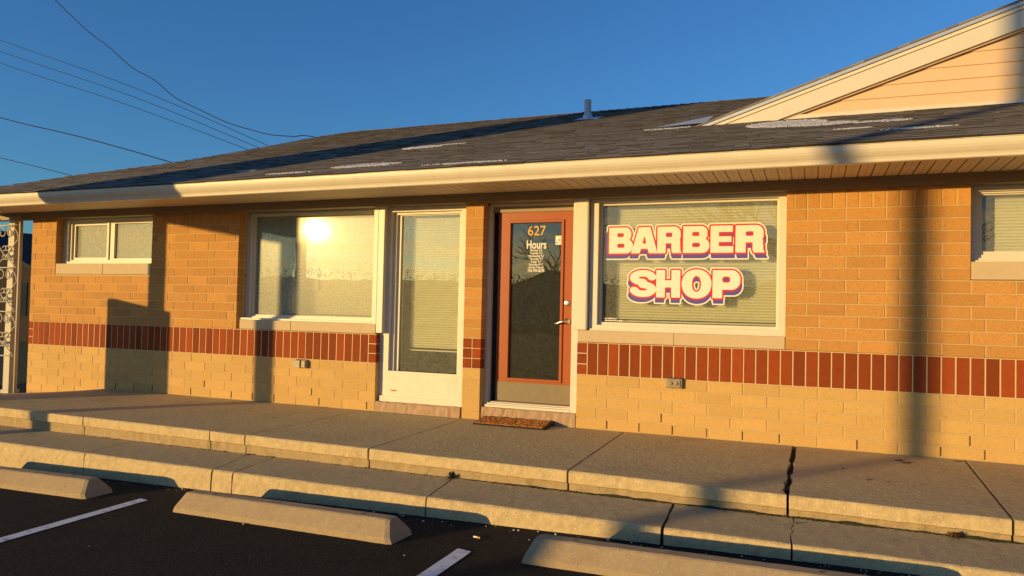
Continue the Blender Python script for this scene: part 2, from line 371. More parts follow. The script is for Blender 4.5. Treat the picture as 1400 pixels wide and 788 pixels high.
for x0 in range(-9, 9):
    b.prism([(yd(x0)+.03,zas(x0)-.05),(yd(x0)+.03,zc(x0)-.03),(ye(x0)+.05,zc(x0)-.03),(ye(x0)+.05,zas(x0)-.05)], x0, x0+1, mi=1, cap=False, fx=lambda x, x0=x0: (-.023*(x-x0), .006*(x-x0)))
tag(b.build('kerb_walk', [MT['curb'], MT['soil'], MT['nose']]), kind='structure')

# ---- parking lines
b = MB()
for (xa, ya, xb, yb) in ((-2.549,-2.745,-2.43,-9.),(.142,-2.957,.145,-9.),(-5.25,-2.65,-5.2,-9.),(2.80,-3.05,2.8,-9.)):
    n = 60
    for k in range(n):
        t0, t1 = k/n, (k+1)/n
        def P(t, s): x = xa+(xb-xa)*t+s*.048; y = ya+(yb-ya)*t; return (x+smoothnoise(y*9, s*3+xa, .003, 3), y-(.012*s if t == 0 else 0), zas(x)+.004)
        b.face([P(t0,-1),P(t0,1),P(t1,1),P(t1,-1)])
tag(b.build('parking_line_paint', MT['line']), kind='structure')

# ---- wheel stops
def wheel_stop():
    b = MB(); L = 1.79; prof = [(-.125,0),(-.122,.035),(-.058,.118),(-.048,.125),(.032,.125),(.042,.118),(.122,.035),(.125,0)]
    n = 40; xs = [0]+[.035+(L-.07)*k/n for k in range(n+1)]+[L]
    rings = []
    for i, x in enumerate(xs):
        r = []
        for y, z in prof:
            xx = x
            f = z/.125
            if i <= 1: xx = (0 if i == 0 else .03)+f*.055
            if i >= len(xs)-2: xx = L-((0 if i == len(xs)-1 else .03)+f*.055)
            sc = .90 if i in (0, len(xs)-1) else 1.
            r.append((xx, y*sc+random.uniform(-.0012,.0012), z*(.97 if sc < 1 else 1)+random.uniform(-.001,.001)))
        rings.append(r)
    w = len(prof)
    b.faces([p for r in rings for p in r], [(i*w+k,i*w+(k+1)%w,(i+1)*w+(k+1)%w,(i+1)*w+k) for i in range(len(rings)-1) for k in range(w)]+[tuple(range(w)),tuple(range((len(rings)-1)*w,len(rings)*w))])
    o = b.build('wheel_stop', MT['stop'])
    for x in (.28, L-.28):
        c = MB(); c.lathe([(.013,.1255),(.012,.127),(.001,.1272)], (x,-.006,0), sides=10); c.build('anchor_pin', MT['metal_dark'], o)
    return o
ws = wheel_stop()
for i, (x, y, rz, lab) in enumerate(((-2.088,-2.805,-.053,'whole concrete wheel stop between the two white parking lines'),
                              (-4.75,-2.74,-.02,'concrete wheel stop at the left edge, cut off by the frame'),
                              (.522,-2.92,-.045,'concrete wheel stop at lower right, right of the shorter white line'))):
    o = ws if i == 0 else copy_tree(ws)
    o.location = (x, y, zas(x)); o.rotation_euler = (0, -.025, rz)
    tag(o, lab, 'wheel stop', 'wheel stops along the kerb')

# ================================================================== building
shop = empty('barber_shop', (0, 0, 0), 'single storey buff brick shop with red brick band, grey shingle roof and orange door', 'building')
DX = -2.424
def cut(x0, x1, holes):
    segs = [(x0, x1)]
    for a, c in holes:
        out = []
        for s, e in segs:
            if c <= s or a >= e: out.append((s, e))
            else:
                if a > s: out.append((s, a))
                if c < e: out.append((c, e))
        segs = out
    return segs
holes = [(-7.234,-5.56,1.44,2.4),(-4.215,-2.325,.8185,2.4),(-.1,1.764,.8185,2.4),(3.148,5.45,1.43,2.4)]
sections = [(-7.69,-2.325,'L'),(-1.305,-1.107,'P'),(-.1,9.4,'R')]
J = .0048     # half joint
def lay(mb, x0, x1, z0, z1, lo_x, hi_x, dark=False):
    a = max(x0, lo_x); c = min(x1, hi_x)
    if c-a < .02: return
    a2 = a+(J if a > lo_x+1e-4 else 0); c2 = c-(J if c < hi_x-1e-4 else 0)
    mb.brick(a2, c2, 0, .1, z0+J*.9, z1-J*.9, random.random(), dy=random.uniform(-.0012,.0012))
for s0, s1, kind in sections:
    up, lo, red, mor = MB(), MB(), MB(), MB()
    for r in range(-4, 22):
        z0, z1 = r*M, (r+1)*M
        if r == 21: z1 = 2.2
        zmid = (z0+z1)/2
        segs = cut(s0, s1, [(a, c) for a, c, h0, h1 in holes if h0 < zmid < h1])
        for a, c in segs:
            if r in (5, 6, 7):
                if r == 5:
                    # soldiers, with header stacks at the ends
                    if kind == 'P':
                        for q in range(3):
                            lay(red, a, (a+c)/2, (5+q)*M, (6+q)*M, a, c); lay(red, (a+c)/2, c, (5+q)*M, (6+q)*M, a, c)
                        continue
                    red.box((a+.003, .0034, 5*M+.001), (c-.003, .05, 8*M-.001), mi=1)
                    base = 0 if kind == 'R' else DX
                    k0 = math.floor((a-base)/M)-1
                    while base+k0*M < c:
                        p, q = base+k0*M, base+(k0+1)*M; k0 += 1
                        quoin = (kind == 'R' and p < -.05) or (kind == 'L' and (q > DX+.05 or q < -7.59))
                        if quoin:
                            for w in range(3): lay(red, p, q, (5+w)*M, (6+w)*M, a, c)
                        else: lay(red, p, q, 5*M, 8*M, a, c)
                continue
            mb = lo if r < 5 else up
            if kind == 'P':
                if r == 20: lay(mb, a, (a+c)/2, z0, z1, a, c); lay(mb, (a+c)/2, c, z0, z1, a, c)
                else: lay(mb, a, c, z0, z1, a, c)
                continue
            if r >= 20:
                z1_ = 2.2
                if r == 21: continue
                k0 = math.floor(a/M)-1
                while k0*M < c: lay(mb, k0*M, (k0+1)*M, z0, z1_, a, c); k0 += 1
                continue
            if kind == 'R': base = (2 if r % 2 == 0 else 1)*M
            else: base = DX+(0 if r % 2 == 0 else -1)*M
            k0 = math.floor((a-base)/(3*M))-1
            while base+k0*3*M < c:
                lay(mb, base+k0*3*M, base+(k0+1)*3*M, z0, z1, a, c); k0 += 1
    if kind != 'P':
        base = (2 if kind == 'R' else 0)*M+(DX if kind == 'L' else 0)
        for r in (0, 1):
            k0 = math.floor((s0-base)/(3*M))
            while base+k0*3*M < s1:
                x = base+k0*3*M-(0 if r == 0 else M); k0 += 1
                if s0+.05 < x < s1-.05 and random.random() < (.55 if r == 0 else .12) and not (kind == 'L' and x < -6.3): mor.box((x-.0024,-.0002,r*M+.014),(x+.0024,.0041,(r+1)*M-.012), mi=1)
    # mortar / backing
    zs = sorted({-.45, 2.28}|{h for q in holes for h in q[2:] if q[1] > s0 and q[0] < s1 and h < 2.28})
    for za, zb in zip(zs[:-1], zs[1:]):
        for a, c in cut(s0, s1, [(h[0], h[1]) for h in holes if h[2] < (za+zb)/2 < h[3]]):
            mor.box((a+.004, .0042, za+(.003 if za > -.4 else 0)), (c-.004, .25, zb-(.003 if zb < 2.27 else 0)))
    wall = mor.build('wall', [MT['mortar'], MT['soil']], shop)
    up.build('upper_brickwork', MT['brick_up'], wall); lo.build('lower_brickwork', MT['brick_lo'], wall); red.build('red_brick_band', [MT['brick_red'], MT['mortar_pale']], wall)
# lintel backing above the openings, side and rear walls
for q in (((-7.686,.12,2.29),(9.39,.25,2.45)), ((-7.686,.26,-.45),(-7.45,12.,2.45)), ((9.1,.26,-.45),(9.39,12.,2.45)), ((-7.44,11.8,-.45),(9.09,12.,2.45))):
    b = MB(); b.box(*q); b.build('wall', MT['mortar'], shop)
# interior
b = MB()
for f in ([(-7.4,.26,.0),(9.05,.26,.0),(9.05,4.2,.0),(-7.4,4.2,.0)],): b.face(f, mi=1)
b.face([(-7.4,4.2,0),(9.05,4.2,0),(9.05,4.2,2.42),(-7.4,4.2,2.42)]); b.face([(-7.4,.26,2.42),(9.05,.26,2.42),(9.05,4.2,2.42),(-7.4,4.2,2.42)])
for x in (-7.4,-4.6,-1.2,2.5,9.05): b.face([(x,.27,0),(x,4.2,0),(x,4.2,2.42),(x,.27,2.42)])
b.box((-2.2,1.0,0),(-1.35,1.6,.45)); b.box((-2.2,1.6,0),(-1.35,1.75,.9))
b.build('interior', [MT['inside'], MT['inside_floor']], shop, recalc=False)

# ---- frieze under the soffit
b = MB(); fz = lambda x: (0, .0027*(x+7.7))
b.prism([(.1,2.168),(-.022,2.168),(-.022,2.262),(.1,2.262)], -8.45, 9.4, fx=fz); b.prism([(-.0221,2.238),(-.03,2.238),(-.03,2.258),(-.0221,2.258)], -8.45, 9.4, fx=fz)
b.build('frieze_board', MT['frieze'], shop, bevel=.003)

# ---- windows
def blind(x0, x1, z0, z1, y, parent, pitch=.026, sag=0.):
    b = MB(); n = int((z1-z0)/pitch); m = 24; seq = []
    for k in range(n):
        zt = z1-k*pitch
        for f, dy in ((0,-.011),(.45,.004),(.9,.013),(.97,.0)): seq.append((zt-f*pitch, dy, k))
    rows = []
    for z, dy, k in seq:
        sx = smoothnoise(k*1.7, 2, .004, 1.3)
        rows.append([(x0+sx*.6+(x1-x0)*i/m+(.004 if dy > 0 and i == 0 else 0), y+dy+smoothnoise(i*.7+k*.13, k*.31, .0022, 1.1), z+smoothnoise(i*.5, k, .0012, .9)) for i in range(m+1)])
    w = m+1
    b.faces([p for r in rows for p in r], [(j*w+i,j*w+i+1,(j+1)*w+i+1,(j+1)*w+i) for j in range(len(rows)-1) for i in range(m)])
    b.box((x0,y-.015,z1+.001),(x1,y+.02,z1+.028)); b.box((x0+.003,y-.01,z0-.012),(x1-.003,y+.012,z0+.002))
    return b.build('blind', MT['blind'], parent)
def sill(x0, x1, z0, z1, split, parent, y0=-.006, y1=.16):
    b = MB(); b.box((x0,y0,z0),(split-.003,y1,z1)); b.box((split+.003,y0,z0),(x1,y1,z1)); b.box((x0+.01,y0+.006,z0+.002),(x1-.01,y1-.01,z1-.004))
    return b.build('stone_sill', MT['stone'], parent, bevel=.004)
def pane(x0, x1, z0, z1, y, parent, m='glass'):
    b = MB(); b.box((x0,y,z0),(x1,y+.006,z1)); return b.build('glass_pane', MT[m], parent)

# small slider at the far left
f = MB(); o = (-7.245,-5.53,1.577,2.199); f.ring(o, (-7.155,-5.55,1.61,2.15), .105, .20)
f.ring((-7.156,-5.549,1.609,2.151), (-7.12,-5.60,1.632,2.128), .135, .21)
f.ring((-7.121,-6.44,1.631,2.129), (-7.085,-6.49,1.665,2.085), .160, .20)
f.ring((-6.438,-5.58,1.631,2.129), (-6.36,-5.63,1.65,2.10), .145, .19)
f.box((-6.475,.128,1.632),(-6.44,.16,2.128))
w1 = tag(f.build('window', MT['white'], shop, bevel=.003), 'small two-pane sliding window at the far left')
pane(-7.087,-6.488,1.664,2.087,.185, w1, 'glass_dusty'); pane(-6.362,-5.62,1.648,2.102,.172, w1, 'glass_dusty')
blind(-6.96,-6.47,1.655,2.09,.28, w1); blind(-6.33,-5.62,1.655,2.10,.262, w1); sill(-7.215,-5.555,1.44,1.577,-6.37, w1)
# picture window reflecting the sun
f = MB(); f.ring((-4.225,-2.375,.928,2.199), (-4.155,-2.40,.965,2.155), .145, .25)
f.ring((-4.156,-2.399,.964,2.156), (-4.125,-2.425,.985,2.135), .175, .26)
f.box((-4.215,.04,.925),(-2.42,.15,.948))
w2 = tag(f.build('window', MT['white'], shop, bevel=.003), 'big window left of the doors, with the sun mirrored in it')
pane(-4.128,-2.422,.982,2.138,.20, w2, 'glass_dusty'); blind(-4.11,-2.405,.99,2.10,.36, w2); sill(-4.16,-2.335,.8195,.925,-3.44, w2)
g = MB(); g.box((-4.02,.27,.985),(-3.90,.31,1.0)); g.build('device', MT['black'], w2)
g = MB(); g.tube([(-4.05+.17*t, .29, 1.0+.10*math.sin(math.pi*t)**.7) for t in [k/14 for k in range(15)]], .0035, 6); g.build('antenna_loop', MT['black'], w2)
g = MB(); g.face([(-3.72,.345,1.28),(-3.34,.345,1.28),(-3.34,.345,1.58),(-3.72,.345,1.58)], mi=0)
for cx in (-3.62,-3.44):
    for k in range(6): g.face([(cx-.05,.343,1.32+k*.04),(cx+.05,.343,1.32+k*.04),(cx+.05,.343,1.34+k*.04),(cx-.05,.343,1.34+k*.04)], mi=1)
g.build('notice', [MT['paper'], MT['redprint']], w2, recalc=False)
# barber shop window
f = MB(); f.ring((-.006,1.764,.933,2.199), (.075,1.70,.985,2.150), .052, .16)
f.ring((.074,1.701,.984,2.151), (.098,1.684,1.012,2.128), .10, .17); f.box((-.002,.028,.93),(1.764,.06,.948))
w3 = tag(f.build('window', MT['white'], shop, bevel=.003), 'big window right of the door, behind the painted lettering')
pane(.094,1.688,1.009,2.131,.135, w3); blind(.205,1.70,1.03,2.135,.265, w3); sill(-.098,1.763,.8195,.930,.815, w3)
g = MB()
for r_, zz in ((0, 1.042), (1, 1.022)):
    x = .115
    while x < (.30 if r_ else .25): 
        w_ = random.uniform(.006,.02); g.box((x,.1325,zz),(x+w_,.1345,zz+random.uniform(.008,.012))); x += w_+.004
g.build('fine_print', MT['vinyl_cream'], w3)
# window at the right edge
f = MB(); f.ring((3.150,5.45,1.577,2.199), (3.212,5.37,1.612,2.150), .10, .2)
f.ring((3.211,5.371,1.611,2.151), (3.232,5.34,1.640,2.136), .13, .21); f.ring((3.231,5.341,1.639,2.137),(3.252,5.32,1.668,2.125),.155,.21); f.box((3.15,.06,1.575),(5.45,.105,1.592))
w4 = tag(f.build('window', MT['white'], shop, bevel=.003), 'small high window at the right edge of the photo')
pane(3.249,5.325,1.665,2.127,.185, w4); blind(3.36,5.30,1.672,2.115,.275, w4); sill(3.152,5.45,1.432,1.575,4.3, w4)

# ---- entrance: posts, sidelight, door
f = MB(); f.box((-2.392,.0,.832),(-2.262,.14,2.199)); f.box((-2.386,-.004,.836),(-2.335,.0,2.195)); f.build('post', MT['white'], shop, bevel=.004)
f = MB(); f.box((-.148,-.006,.934),(-.012,.14,2.199)); f.box((-.1005,-.010,.934),(-.02,-.006,2.195)); f.build('post', MT['white'], shop, bevel=.004)
f = MB(); f.ring((-2.345,-1.309,.105,2.199), (-2.215,-1.385,.43,2.125), .07, .2); f.ring((-2.216,-1.384,.429,2.126), (-2.175,-1.425,.43,2.1), .115, .2)
f.ring((-2.176,-1.424,.40,2.101), (-2.135,-1.43,.405,2.09), .145, .21)
f.box((-2.218,.055,.165),(-1.33,.075,.415)); f.box((-2.30,.045,.105),(-1.31,.075,.165)); f.box((-2.18,.09,.40),(-1.42,.15,.425))
sd = tag(f.build('sidelight', MT['rustwhite'], shop, bevel=.004), 'tall fixed sidelight with white lower panel and rust stain')
pane(-2.14,-1.425,.42,2.092,.165, sd); blind(-2.075,-1.42,.655,2.08,.275, sd)
g = MB(); g.face([(-2.13+.04*math.cos(t)*(1+.3*math.sin(3*t)), .0535, .225+.009*math.sin(t)) for t in [k*math.pi/6 for k in range(12)]]); g.build('rust_stain', MT['amber'] if False else mat('rust', (.42,.20,.06), .9, .3, 60), sd)
def rough_block(mb, x0, x1, y0, y1, z0, z1, n=30):
    prof = [(y0+.004,z0),(y0,z0+.5*(z1-z0)),(y0+.003,z1-.012),(y0+.014,z1),(y1,z1)]
    rows = [[(x0+(x1-x0)*i/n, y+random.uniform(-.006,.006)*(1 if y < y1 else 0), z+random.uniform(-.003,.003)) for y,z in prof] for i in range(n+1)]
    w = len(prof); mb.faces([p for r in rows for p in r], [(i*w+k,i*w+k+1,(i+1)*w+k+1,(i+1)*w+k) for i in range(n) for k in range(w-1)])
    for r in (rows[0], rows[-1]): mb.face(r+[(r[0][0],y1,z0)])
MT['step'] = mat('rough_step_stone', (.45, .30, .19), .95, .25, 20, 7, .8, 120, .008)
b = MB(); rough_block(b, -2.32,-1.325, -.006,.3,-.05,.106); b.build('stone_step', MT['step'], shop)
b = MB(); rough_block(b, -1.085,-.105, -.004,.3,-.05,.134); b.build('stone_step', MT['step'], shop)
b = MB(); b.box((-1.32,.12,-.05),(-1.09,.3,2.2)); b.box((-2.33,.2,-.05),(-2.2,.3,2.2)); b.box((-1.1,.16,2.1),(-.1,.24,2.2)); b.build('jamb_backing', MT['frieze'], shop)

jb = MB(); jb.box((-1.125,.125,.134),(-1.068,.25,2.199)); jb.box((-1.112,.112,.134),(-1.082,.1255,2.17)); jb.box((-.168,.02,.134),(-.102,.2,.9335)); jb.box((-.168,.02,.9335),(-.149,.2,2.199)); jb.box((-1.067,.11,2.158),(-.169,.25,2.199))
jb.box((-1.06,.02,.134),(-.17,.19,.158)); jb.box((-1.05,.05,.158),(-.17,.19,.172)); jb.box((-1.03,.09,.172),(-.172,.2,.181))
dr = MB(); dr.ring((-1.012,-.185,.184,2.118), (-.892,-.315,.405,2.005), .175, .22)
dr.ring((-.902,-.305,.395,2.015), (-.876,-.334,.422,1.988), .160, .205)
door = tag(dr.build('door', MT['door'], shop, bevel=.004))
jb.build('door_frame', MT['white'], door, bevel=.003)
b = MB(); b.box((-1.066,.222,.182),(-1.005,.249,2.157)); b.box((-1.004,.222,2.10),(-.17,.249,2.157)); b.box((-1.0605,.186,.182),(-1.0155,.2215,2.150)); b.box((-1.0150,.186,2.121),(-.17,.2215,2.150)); b.build('gap_shade_strip', MT['rubber'], door)  # black strips put in as the shade of the gap round the door
pane(-.879,-.331,.419,1.991,.19, door, 'glass_door')
b = MB(); b.box((-1.005,.1675,.188),(-.192,.1755,.377))
for x in (-.98,-.72,-.46,-.215):
    for z in (.203,.362): b.lathe([(.005,0),(.004,-.003),(.0005,-.0035)], (x,.1675,z), 'y', 8)
b.build('kick_plate', MT['kick'], door)
b = MB(); b.lathe([(.030,.0),(.030,-.008),(.026,-.014),(.018,-.016),(.017,-.012),(.004,-.013)], (-.262,.175,1.185), 'y', 20); b.build('deadbolt', MT['chrome'], door, smooth=False)
b = MB(); b.lathe([(.034,.0),(.033,-.007),(.026,-.013),(.014,-.016),(.013,-.05),(.012,-.056)], (-.258,.175,1.005), 'y', 20)
b.tube([(-.258,.123,1.005),(-.28,.117,1.005),(-.31,.12,.999),(-.34,.124,.988),(-.363,.129,.983),(-.38,.133,.986)], .011, 10, r2=.007)
b.build('lever_handle', MT['chrome'], door, smooth=True)

# ---- text helper (built-in font)
def text_mesh(s, name, size, x, y, z, material, parent, sx=1., bold=0., depth=.0006, space=1.):
    cu = D.curves.new(name, 'FONT'); cu.body = s; cu.size = size; cu.align_x = 'CENTER'; cu.offset = bold; cu.extrude = depth; cu.space_character = space
    ob = D.objects.new(name, cu); COL.objects.link(ob)
    bpy.context.view_layer.update(); dg = bpy.context.evaluated_depsgraph_get()
    me = D.meshes.new_from_object(ob.evaluated_get(dg)); D.objects.remove(ob); D.curves.remove(cu)
    off = wpos(parent)
    for v in me.vertices: px, py, pz = v.co; v.co = Vector((x+px*sx, y-pz, z+py))-off
    me.materials.clear(); me.materials.append(material); me.name = name
    o = D.objects.new(name, me); COL.objects.link(o); o.parent = parent
    return o
yt = .1885
text_mesh('627', 'house_number', .136, -.604, yt, 1.864, MT['amber'], door, .98, 0., space=.98)
text_mesh('Hours', 'hours_heading', .118, -.604, yt, 1.730, MT['vinyl_cream'], door, .72, .0022)
for k, s in enumerate(('Monday 9-5','Tuesday 9-5','Wednesday 9-7','Thursday 9-7','Friday 9-5','Saturday 8-12','Sunday Closed')):
    text_mesh(s, 'hours_line', .033, -.604, yt, 1.701-k*.0285, MT['vinyl_cream'], door, .82, .0006)
text_mesh('765-744-8239', 'phone_number', .040, -.604, yt, 1.494, MT['vinyl_cream'], door, .80, .001)
b = MB(); b.box((-.402,.1875,1.765),(-.337,.1895,1.855), mi=0); b.box((-.366,.1865,1.805),(-.352,.1872,1.821), mi=1); b.box((-.394,.1865,1.778),(-.382,.1872,1.793), mi=2)
b.build('sticker', [MT['vinyl_cream'], MT['vinyl_red'], MT['vinyl_purple']], door)

# ---- electric outlets
for x, z, mk, closed in ((-3.265,.455,'outlet',True),(.826,.477,'outlet_dark',False)):
    b = MB(); b.box((x-.074,-.04,z-.043),(x+.074,.001,z+.045))
    ob = b.build('outlet_box', MT[mk], shop, bevel=.007)
    c = MB()
    if closed: c.box((x-.082,-.072,z-.04),(x+.012,-.0402,z+.041)); c.box((x+.016,-.056,z-.036),(x+.070,-.0402,z+.038))
    else:
        c.box((x-.062,-.05,z-.033),(x+.056,-.0402,z+.033))
        for q in (-.027,.022): c.lathe([(.017,-.0505),(.017,-.058),(.014,-.062),(.001,-.062)], (x+q,0,z+.002), 'y', 14)
    c.build('outlet_cover', MT[mk], ob, bevel=.004)
    for q in (-.04,.0,.04):
        h = MB(); h.box((x+q-.011,-.05,z+.0455),(x+q+.011,-.024,z+.053)); h.build('hinge', MT['metal_dark'], ob)
# ---- soffit, gutter
gz = lambda x: .0042*(x+2)
b = MB()
x = -8.45
while x < 9.4:
    for a, c, dz in ((0,.0475,0),(.0475,.049,.003),(.049,.093,0),(.093,.1015,.014)):
        zt = 2.262+.0027*(x+7.7)+dz-.004
        b.face([(x+a,-.80,2.272+dz+gz(x)),(x+c,-.80,2.272+dz+gz(x)),(x+c,-.02,zt),(x+a,-.02,zt)], tone=random.random())
        b.face([(x+c,-.80,2.272+dz+gz(x)),(x+c,-.80,2.290+gz(x)),(x+c,-.02,zt+.02),(x+c,-.02,zt)])
    x += .1016
b.face([(-8.45,-.02,2.285),(-7.69,-.02,2.285),(-7.69,9,2.285),(-8.45,9,2.285)])
b.build('soffit', MT['soffit'], shop, recalc=False)
roof_mb = MB()
PITCH = .338
zr = lambda x, y: 2.384+gz(x)+PITCH*(y+.85)
sil = [(-8.60,-.85),(-8.093,-.183),(-7.75,.652),(-6.825,1.525),(-6.622,2.898),(-6.63,4.77),(-6.52,5.20),(-6.25,5.45)]
def xleft(y):
    for (xa, ya), (xb, yb) in zip(sil[:-1], sil[1:]):
        if ya <= y <= yb: return xa+(xb-xa)*(y-ya)/(yb-ya)
    return sil[-1][0]
YR = 5.48
# roof deck, rear slope, hip end
deck = MB()
pl = [(x, y, zr(x,y)-.006) for x, y in sil]
deck.face(pl+[(9.9,5.45,zr(9.9,5.45)-.006),(9.9,-.85,zr(9.9,-.85)-.006)])
deck.face([(-6.25,5.46,zr(-6.25,5.45)-.008),(9.9,5.46,zr(9.9,5.45)-.008),(9.9,12.4,2.4),(-6.8,12.4,2.4)])
for (xa,ya),(xb,yb) in zip(sil[:-1],sil[1:]):
    deck.face([(xa,ya,zr(xa,ya)-.008),(xb,yb,zr(xb,yb)-.008),(min(xb,-8.62),yb,2.39),(min(xa,-8.62),ya,2.38)])
deck.face([(-6.25,5.45,zr(-6.25,5.45)-.008),(-6.8,12.4,2.4),(-8.62,12.4,2.38),(-8.62,5.45,2.39)])
deck.face([(-8.6,-.848,2.32),(9.9,-.848,2.39),(9.9,-.848,2.42),(-8.6,-.848,2.345)])
roof = deck.build('roof', MT['shingle'], shop, recalc=False)
sh = MB(); EXP = .108; n = int((YR+.87)/EXP)
for k in range(n+1):
    y0 = -.875+k*EXP; y1 = y0+EXP+.05
    if y0 > YR-.05: break
    xl = xleft(max(-.85, min(y0+.05, 5.44))); x = xl-random.uniform(0,.0)
    while x < 9.9:
        w = random.choice((.12,.17,.17,.24,.33)); th = random.choice((.008,.009,.013)); tn = min(1, max(0, random.gauss(.45,.25)))
        xe = min(x+w, 9.9); ys_ = y0+random.uniform(-.003,.003); yt_ = min(y1, YR)
        A, B2 = (x+.0015, ys_, zr(x,ys_)+th), (xe-.0015, ys_, zr(xe,ys_)+th)
        C2, D2 = (xe-.0015, yt_, zr(xe,yt_)+.002), (x+.0015, yt_, zr(x,yt_)+.002)
        sh.face([A,B2,C2,D2], tone=tn); sh.face([(A[0],A[1],A[2]-th-.004),(B2[0],B2[1],B2[2]-th-.004),B2,A], tone=tn*.6, mi=1)
        sh.face([A,D2,(D2[0],D2[1],D2[2]-.006),(A[0],A[1],A[2]-th)], tone=tn*.6); sh.face([B2,(B2[0],B2[1],B2[2]-th),(C2[0],C2[1],C2[2]-.006),C2], tone=tn*.6)
        x = xe
sh.build('shingles', [MT['shingle'], MT['shingle_edge']], roof, recalc=False)
# ridge and hip caps
cp = MB()
path = [Vector((x,y,zr(x,y))) for x,y in sil]+[Vector((9.9,5.48,zr(9.9,5.47)))]
for p, q in zip(path[:-1], path[1:]):
    L = (q-p).length; m = max(1, int(L/.15)); d = (q-p)/m; side = Vector((d.y,-d.x,0)).normalized()*.11
    for k in range(m):
        a = p+d*k; c = a+d*1.1; tn = random.random(); up_ = Vector((0,0,random.uniform(.014,.022)))
        dn = Vector((0,0,-.035))
        cp.face([a+side+dn, a+up_, c+Vector((0,0,.006)), c+side+dn], tone=tn); cp.face([a+up_, a-side+dn, c-side+dn, c+Vector((0,0,.006))], tone=tn)
        cp.face([a+side+dn, a+side+dn+Vector((0,0,-.01)), a, a+up_], tone=tn*.5)
cp.build('ridge_cap', MT['shingle'], roof, recalc=False)
# gutter: ogee profile swept along the eave
gp = [(y-.024, z-.021) for y, z in [(-.715,2.262),(-.772,2.262),(-.778,2.268),(-.782,2.282),(-.790,2.296),(-.806,2.312),(-.822,2.332),(-.832,2.352),(-.836,2.372),(-.836,2.384),(-.842,2.388),(-.842,2.398),(-.826,2.400),(-.822,2.392),(-.822,2.384),(-.722,2.378)]]
g = MB(); seams = [-8.66,9.95]
for a, c in zip(seams[:-1], seams[1:]): g.prism(gp, a+.0008, c-.0008, fx=lambda x: (0, gz(x)))
g.prism([(-.76,2.255),(-.72,2.255),(-.72,2.36),(-.76,2.36)], -8.6, 9.9, fx=lambda x: (0, gz(x)))
g.build('gutter', MT['gutter'], roof)
# vent pipe
v = MB(); px, py = -1.14, 3.771; pz = zr(px,py)
v.lathe([(.05,-.1),(.05,.29),(.043,.292),(.043,.25)], (px,py,pz), 'z', 16)
vp = v.build('vent_pipe', MT['pipe'], roof, smooth=False)
v = MB(); v.lathe([(.085,-.03),(.075,.03),(.06,.075),(.052,.085)], (px,py,pz), 'z', 16); v.face([(px-.16,py-.22,zr(px,py-.22)+.016),(px+.2,py-.22,zr(px,py-.22)+.016),(px+.2,py+.2,zr(px,py+.2)+.018),(px-.16,py+.2,zr(px,py+.2)+.018)])
v.build('pipe_flashing', MT['lead'], roof, recalc=False)

# ---- front gable
GY = 1.42; GS = .332; gx0, gz0 = .885, 3.155; gxp = 4.9; gzp = gz0+GS*(gxp-gx0)
rk = lambda x: gz0+GS*(x-gx0) if x <= gxp else gzp-GS*(x-gxp)
g = MB(); zb = 3.10
lap = [3.06+.128*k for k in range(10)]
for k, z in enumerate(lap[:-1]):
    z1 = lap[k+1]
    if z > gzp-.1: break
    def xs_at(zz): d = max(0,(zz-gz0+.22)/GS); return gx0+d, 2*gxp-gx0-d
    a0, a1 = xs_at(z); c0, c1 = xs_at(z1)
    if c0 >= c1: break
    g.face([(a0,GY-.018,z),(a1,GY-.018,z),(c1,GY-.004,z1),(c0,GY-.004,z1)], tone=random.random()); g.face([(a0,GY-.004,z),(a1,GY-.004,z),(a1,GY-.018,z),(a0,GY-.018,z)])
gb = tag(g.build('gable', MT['gable_siding'], shop, recalc=False))
def rake(mb, d0, d1, y0, y1, dx=0.):
    for x0, x1 in ((gx0-dx,gxp),(gxp,2*gxp-gx0+dx)):
        vs = [(x, y, rk(x)-d if x0 >= gx0-dx else 0) for x in (x0,x1) for y,d in ((y0,d0),(y1,d0),(y1,d1),(y0,d1))]
        mb.faces(vs, [(0,1,5,4),(1,2,6,5),(2,3,7,6),(3,0,4,7),(0,3,2,1),(4,5,6,7)])
t = MB(); rake(t, .045, .085, GY-.10, GY-.07); t.build('rake_fascia', MT['gutter'], gb, bevel=.003)
t = MB(); rake(t, .087, .255, GY-.085, GY-.02); t.build('rake_board', MT['white'], gb, bevel=.004)
t = MB(); rake(t, .257, .272, GY-.055, GY-.02); t.build('rake_trim', MT['gable_siding'], gb)
t = MB(); t.box((1.1,GY-.05,zr(1.2,GY)-.06),(8.9,GY-.015,zr(4,GY)+.022)); t.build('gable_base_trim', MT['white'], gb, bevel=.003)
t = MB()
for x0, x1 in ((gx0-.1,gxp),(gxp,2*gxp-gx0+.1)):
    m = 40
    for k in range(m):
        xa, xb = x0+(x1-x0)*k/m, x0+(x1-x0)*(k+1)/m; tn = random.random()
        t.face([(xa,GY-.13,rk(xa)+.01),(xb,GY-.13,rk(xb)+.01),(xb,GY+6,rk(xb)+.01),(xa,GY+6,rk(xa)+.01)], tone=tn)
        t.face([(xa,GY-.13,rk(xa)-.008),(xb,GY-.13,rk(xb)-.008),(xb,GY-.13,rk(xb)+.01),(xa,GY-.13,rk(xa)+.01)], tone=tn)
    t.face([(x0,GY-.12,rk(x0)-.01),(x1,GY-.12,rk(x1)-.01),(x1,GY-.12,rk(x1)-.045),(x0,GY-.12,rk(x0)-.045)], mi=1); t.face([(x0,GY-.12,rk(x0)-.045),(x1,GY-.12,rk(x1)-.045),(x1,GY+.1,rk(x1)-.045),(x0,GY+.1,rk(x0)-.045)], mi=1)
t.build('gable_roof', [MT['shingle'], MT['lead']], gb, recalc=False)
t = MB(); t.face([(.34,1.40,zr(.4,1.40)+.02),(.84,1.88,zr(.9,1.88)+.035),(.92,1.80,zr(.9,1.80)+.07),(.88,1.42,zr(.9,1.42)+.03)]); t.build('step_flashing', MT['lead'], gb, recalc=False)

